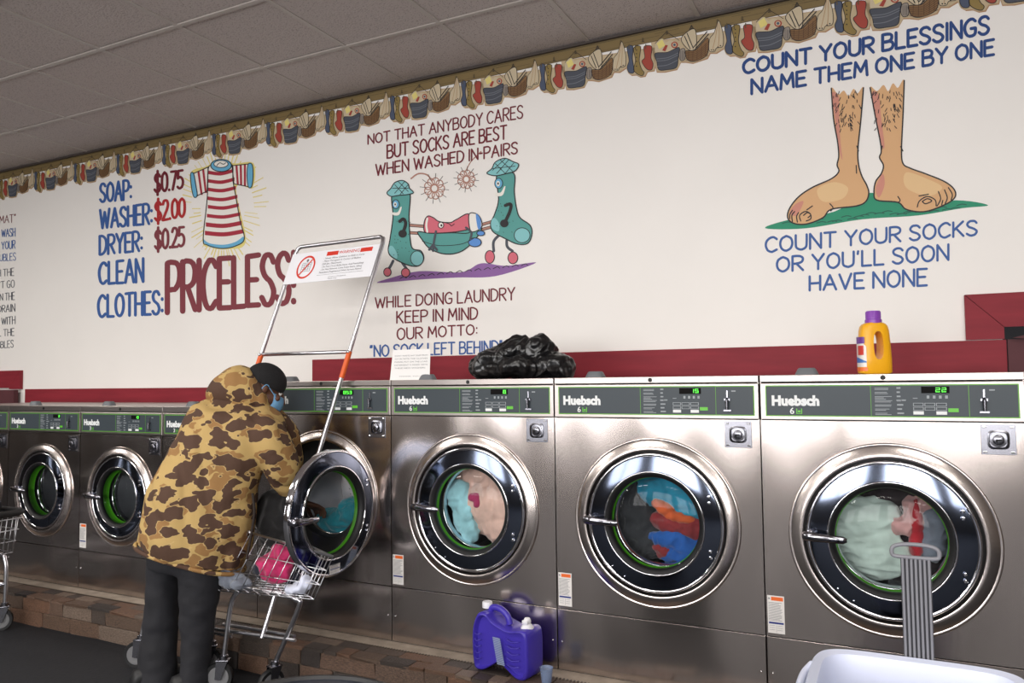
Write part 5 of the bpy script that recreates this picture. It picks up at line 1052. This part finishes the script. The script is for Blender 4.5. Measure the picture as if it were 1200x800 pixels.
# hem band / dark lining edge
hs = sec(163, 635, 284, 669, 3.66, .168); b = B(); nn_ = 36
ringp = [hs[0] + hs[1] * math.copysign(abs(math.cos(a)) ** .85, math.cos(a)) + hs[2] * math.copysign(abs(math.sin(a)) ** .85, math.sin(a)) for a in [2 * PI * j / nn_ for j in range(nn_ + 1)]]
b.tube(ringp, .010, 8); hb = autosmooth(b.build('jacket_hem', camo), 60); place(hb)
# side pocket seam and cord
b = B(); P_ = [at_d(x, y, d) for x, y, d in ((296, 578, 3.52), (298, 600, 3.52), (294, 628, 3.52), (289, 655, 3.52))]; b.tube(cr_(P_, n=5), .006, 8); place(autosmooth(b.build('zip_placket', mat('dark_trim', lin(40, 30, 24), .8)), 60))
# legs
b = B()
b.loft([sec(176, 605, 284, 640, 3.67, .13), sec(175, 625, 278, 655, 3.67, .13), sec(174, 645, 268, 668, 3.67, .12), sec(174, 662, 264, 678, 3.67, .11)], 28)
b.loft([sec(175, 650, 213, 658, 3.74, .10, 1), sec(173, 680, 210, 685, 3.73, .095, 1), sec(171, 712, 209, 715, 3.72, .085, 1), sec(167, 745, 207, 748, 3.71, .078, 1), sec(162, 778, 206, 780, 3.70, .085, 1), sec(159, 800, 206, 802, 3.69, .09, 1)], 24)
b.loft([sec(212, 655, 263, 668, 3.62, .105, 1), sec(211, 690, 257, 696, 3.62, .095, 1), sec(211, 720, 251, 724, 3.62, .085, 1), sec(213, 745, 248, 748, 3.62, .078, 1), sec(213, 778, 245, 780, 3.61, .08, 1), sec(212, 806, 245, 808, 3.61, .085, 1)], 24)
jn = b.build('jeans', jeans, clean=False)
def wj(p): return noise.noise(Vector((p.x * 9, p.y * 9, p.z * 14))) * .007 + noise.noise(Vector((p.x * 20, p.y * 20, p.z * 26))) * .003
remeshed(jn, .0095, 3, wj); jn.data.materials.clear(); jn.data.materials.append(jeans); place(jn)
for i, (x, y, d) in enumerate(((184, 812, 3.70), (229, 816, 3.61))):
    c = at_d(x, y, d); c.z = 0; dr_ = Vector((.35, .94, 0)).normalized(); sd_ = Vector((.94, -.35, 0)); b = B()
    b.loft([((c + dr_ * t - Vector((0, 0, 0)) + Vector((0, 0, h * .5 + .002))), sd_ * w_, Vector((0, 0, h * .5)), .7) for t, w_, h in ((-.12, .025, .05), (-.10, .038, .085), (-.02, .042, .10), (.06, .048, .075), (.12, .046, .055), (.155, .025, .04))], 20)
    o = b.build('shoe', shoe, clean=False); autosmooth(o, 60); place(o)
# head: turned down and away to the washer
hc = at_d(311, 455, 3.80); fd = (Vector((.50, .62, -.42))).normalized(); rt_ = Vector((.78, -.62, 0)).normalized(); up_ = rt_.cross(fd).normalized()
if up_.z < 0: up_ = -up_
HM = Matrix((rt_, fd, up_)).transposed()
def hp(x, y, z): return hc + HM @ Vector((x, y, z))
b = B(); b.ball(hc + HM @ Vector((0, -.012, .03)), 1, 12, (.074, .092, .082), HM); b.ball(hp(0, .03, -.035), 1, 10, (.056, .062, .068), HM); b.ball(hp(0, .055, -.08), 1, 8, (.03, .028, .022), HM)
b.tube([hp(0, .075, .022), hp(0, .098, -.01), hp(0, .110, -.030), hp(0, .092, -.040)], [.008, .012, .017, .009], 10)
for s_ in (-1, 1): b.ball(hp(s_ * .074, -.012, -.008), 1, 8, (.010, .018, .031), HM); b.ball(hp(s_ * .036, .066, -.02), 1, 6, (.024, .018, .02), HM)
b.ball(hp(0, .088, -.058), 1, 6, (.024, .012, .007), HM); b.tube([hp(0, -.02, -.05), hp(0, -.06, -.15)], [.052, .062], 14)
hd = remeshed(b.build('head', skinm, clean=False), .005, 3); hd.data.materials.clear(); hd.data.materials.append(skinm); place(hd)
for s_ in (-1, 1): b = B(); b.ball(hp(s_ * .030, .070, .006), .011, 8); e_ = b.build('eye', mat('eye_white', lin(225, 220, 215), .2), smooth=True); place(e_); b = B(); b.ball(hp(s_ * .030, .0775, .006), .005, 6); p_ = b.build('iris', mat('iris', lin(40, 24, 16), .2), smooth=True); place(p_); 
b = B()                       # knit cap: shell over the crown
n1_, n2_ = 12, 32; V = []; F = []
for i in range(n1_ + 1):
    th = (PI * .60) * i / n1_
    for j in range(n2_):
        ph = 2 * PI * j / n2_; k_ = 1.0 + .02 * (i == n1_); V.append(hp(.077 * k_ * math.sin(th) * math.cos(ph), -.014 + .095 * k_ * math.sin(th) * math.sin(ph), .034 + .082 * math.cos(th)))
for i in range(n1_):
    for j in range(n2_): F.append((i * n2_ + j, i * n2_ + (j + 1) % n2_, (i + 1) * n2_ + (j + 1) % n2_, (i + 1) * n2_ + j))
b.add(V, F); cpp = b.build('knit_cap', knit, smooth=True); mdf = cpp.modifiers.new('s', 'SOLIDIFY'); mdf.thickness = .007; mdf.offset = 1; bake(cpp); place(cpp)
b = B(); V = []; F = []          # face mask and its ear loops
for i in range(9):
    u = -1 + 2 * i / 8
    for j in range(7):
        v = -1 + 2 * j / 6; V.append(hp(u * .062 * (1 - .12 * abs(v)), .118 - .062 * abs(u) ** 2.2 - .016 * v * v, -.05 + v * .045))
for i in range(8):
    for j in range(6): F.append((i * 7 + j, i * 7 + j + 1, (i + 1) * 7 + j + 1, (i + 1) * 7 + j))
b.add(V, F); mk = b.build('face_mask', maskm, smooth=True); mdf = mk.modifiers.new('s', 'SOLIDIFY'); mdf.thickness = .002; bake(mk); place(mk)
for s_ in (-1, 1): b = B(); b.tube(cr_([hp(s_ * .060, .058, -.02), hp(s_ * .072, .02, -.0), hp(s_ * .084, -.012, .015), hp(s_ * .078, -.022, -.02), hp(s_ * .066, .015, -.06), hp(s_ * .058, .05, -.08)], n=4), .0022, 6); place(b.build('ear_loop', maskm, smooth=True))
# hands reaching into the drum, fingers curled
def hand(c, fwd, side, name='hand'):
    fwd = fwd.normalized(); side = (side - fwd * side.dot(fwd)).normalized(); nrm = side.cross(fwd); 
    if nrm.z > 0: nrm = -nrm
    b = B(); b.loft([(c - fwd * .05, side * .026, nrm * .02), (c - fwd * .01, side * .030, nrm * .019), (c + fwd * .03, side * .041, nrm * .016), (c + fwd * .075, side * .042, nrm * .014), (c + fwd * .09, side * .036, nrm * .010)], 16)
    for i, (o_, l) in enumerate(((-.031, .068), (-.0105, .078), (.0105, .074), (.031, .058))):
        r0 = c + fwd * .078 + side * o_; p1 = r0 + fwd * l * .45 + nrm * l * .12; p2 = p1 + fwd * l * .25 + nrm * l * .28; p3 = p2 + fwd * l * .08 + nrm * l * .28; b.tube([r0 - fwd * .02, r0, p1, p2, p3], [.0085, .009, .0085, .0078, .006], 10)
    r0 = c + fwd * .01 + side * -.034; b.tube([r0 + side * .012, r0, r0 + fwd * .028 - side * .022 + nrm * .012, r0 + fwd * .055 - side * .026 + nrm * .024, r0 + fwd * .07 - side * .02 + nrm * .032], [.013, .013, .011, .010, .007], 10)
    o = remeshed(b.build(name, skinm, clean=False), .0032, 2); o.data.materials.clear(); o.data.materials.append(skinm); return place(o)
w1 = at_d(344, 586, 3.90); hand(w1 + Vector((.02, .05, -.02)), Vector((.35, .85, -.3)), Vector((1, -.3, 0)))
w2 = at_d(341, 586, 4.01); hand(w2 + Vector((.02, .05, -.02)), Vector((.3, .85, -.35)), Vector((1, -.2, 0)))
# dark garment being moved between basket and drum
g0 = at_d(322, 606, 3.78)
tag(lump('dark_garment', [((g0.x, g0.y, g0.z), (.10, .07, .13)), ((g0.x + .06, g0.y + .02, g0.z + .06), (.08, .07, .07)), ((g0.x - .05, g0.y + .02, g0.z + .02), (.08, .07, .10)), ((g0.x + .02, g0.y + .03, g0.z - .10), (.12, .07, .05))], cloth_mat('jet', (16, 15, 17)), vox=.008, amp=.012, fs=12, sd=31), 'jet black garment held between the camouflage jacket and the open door', 'garment')
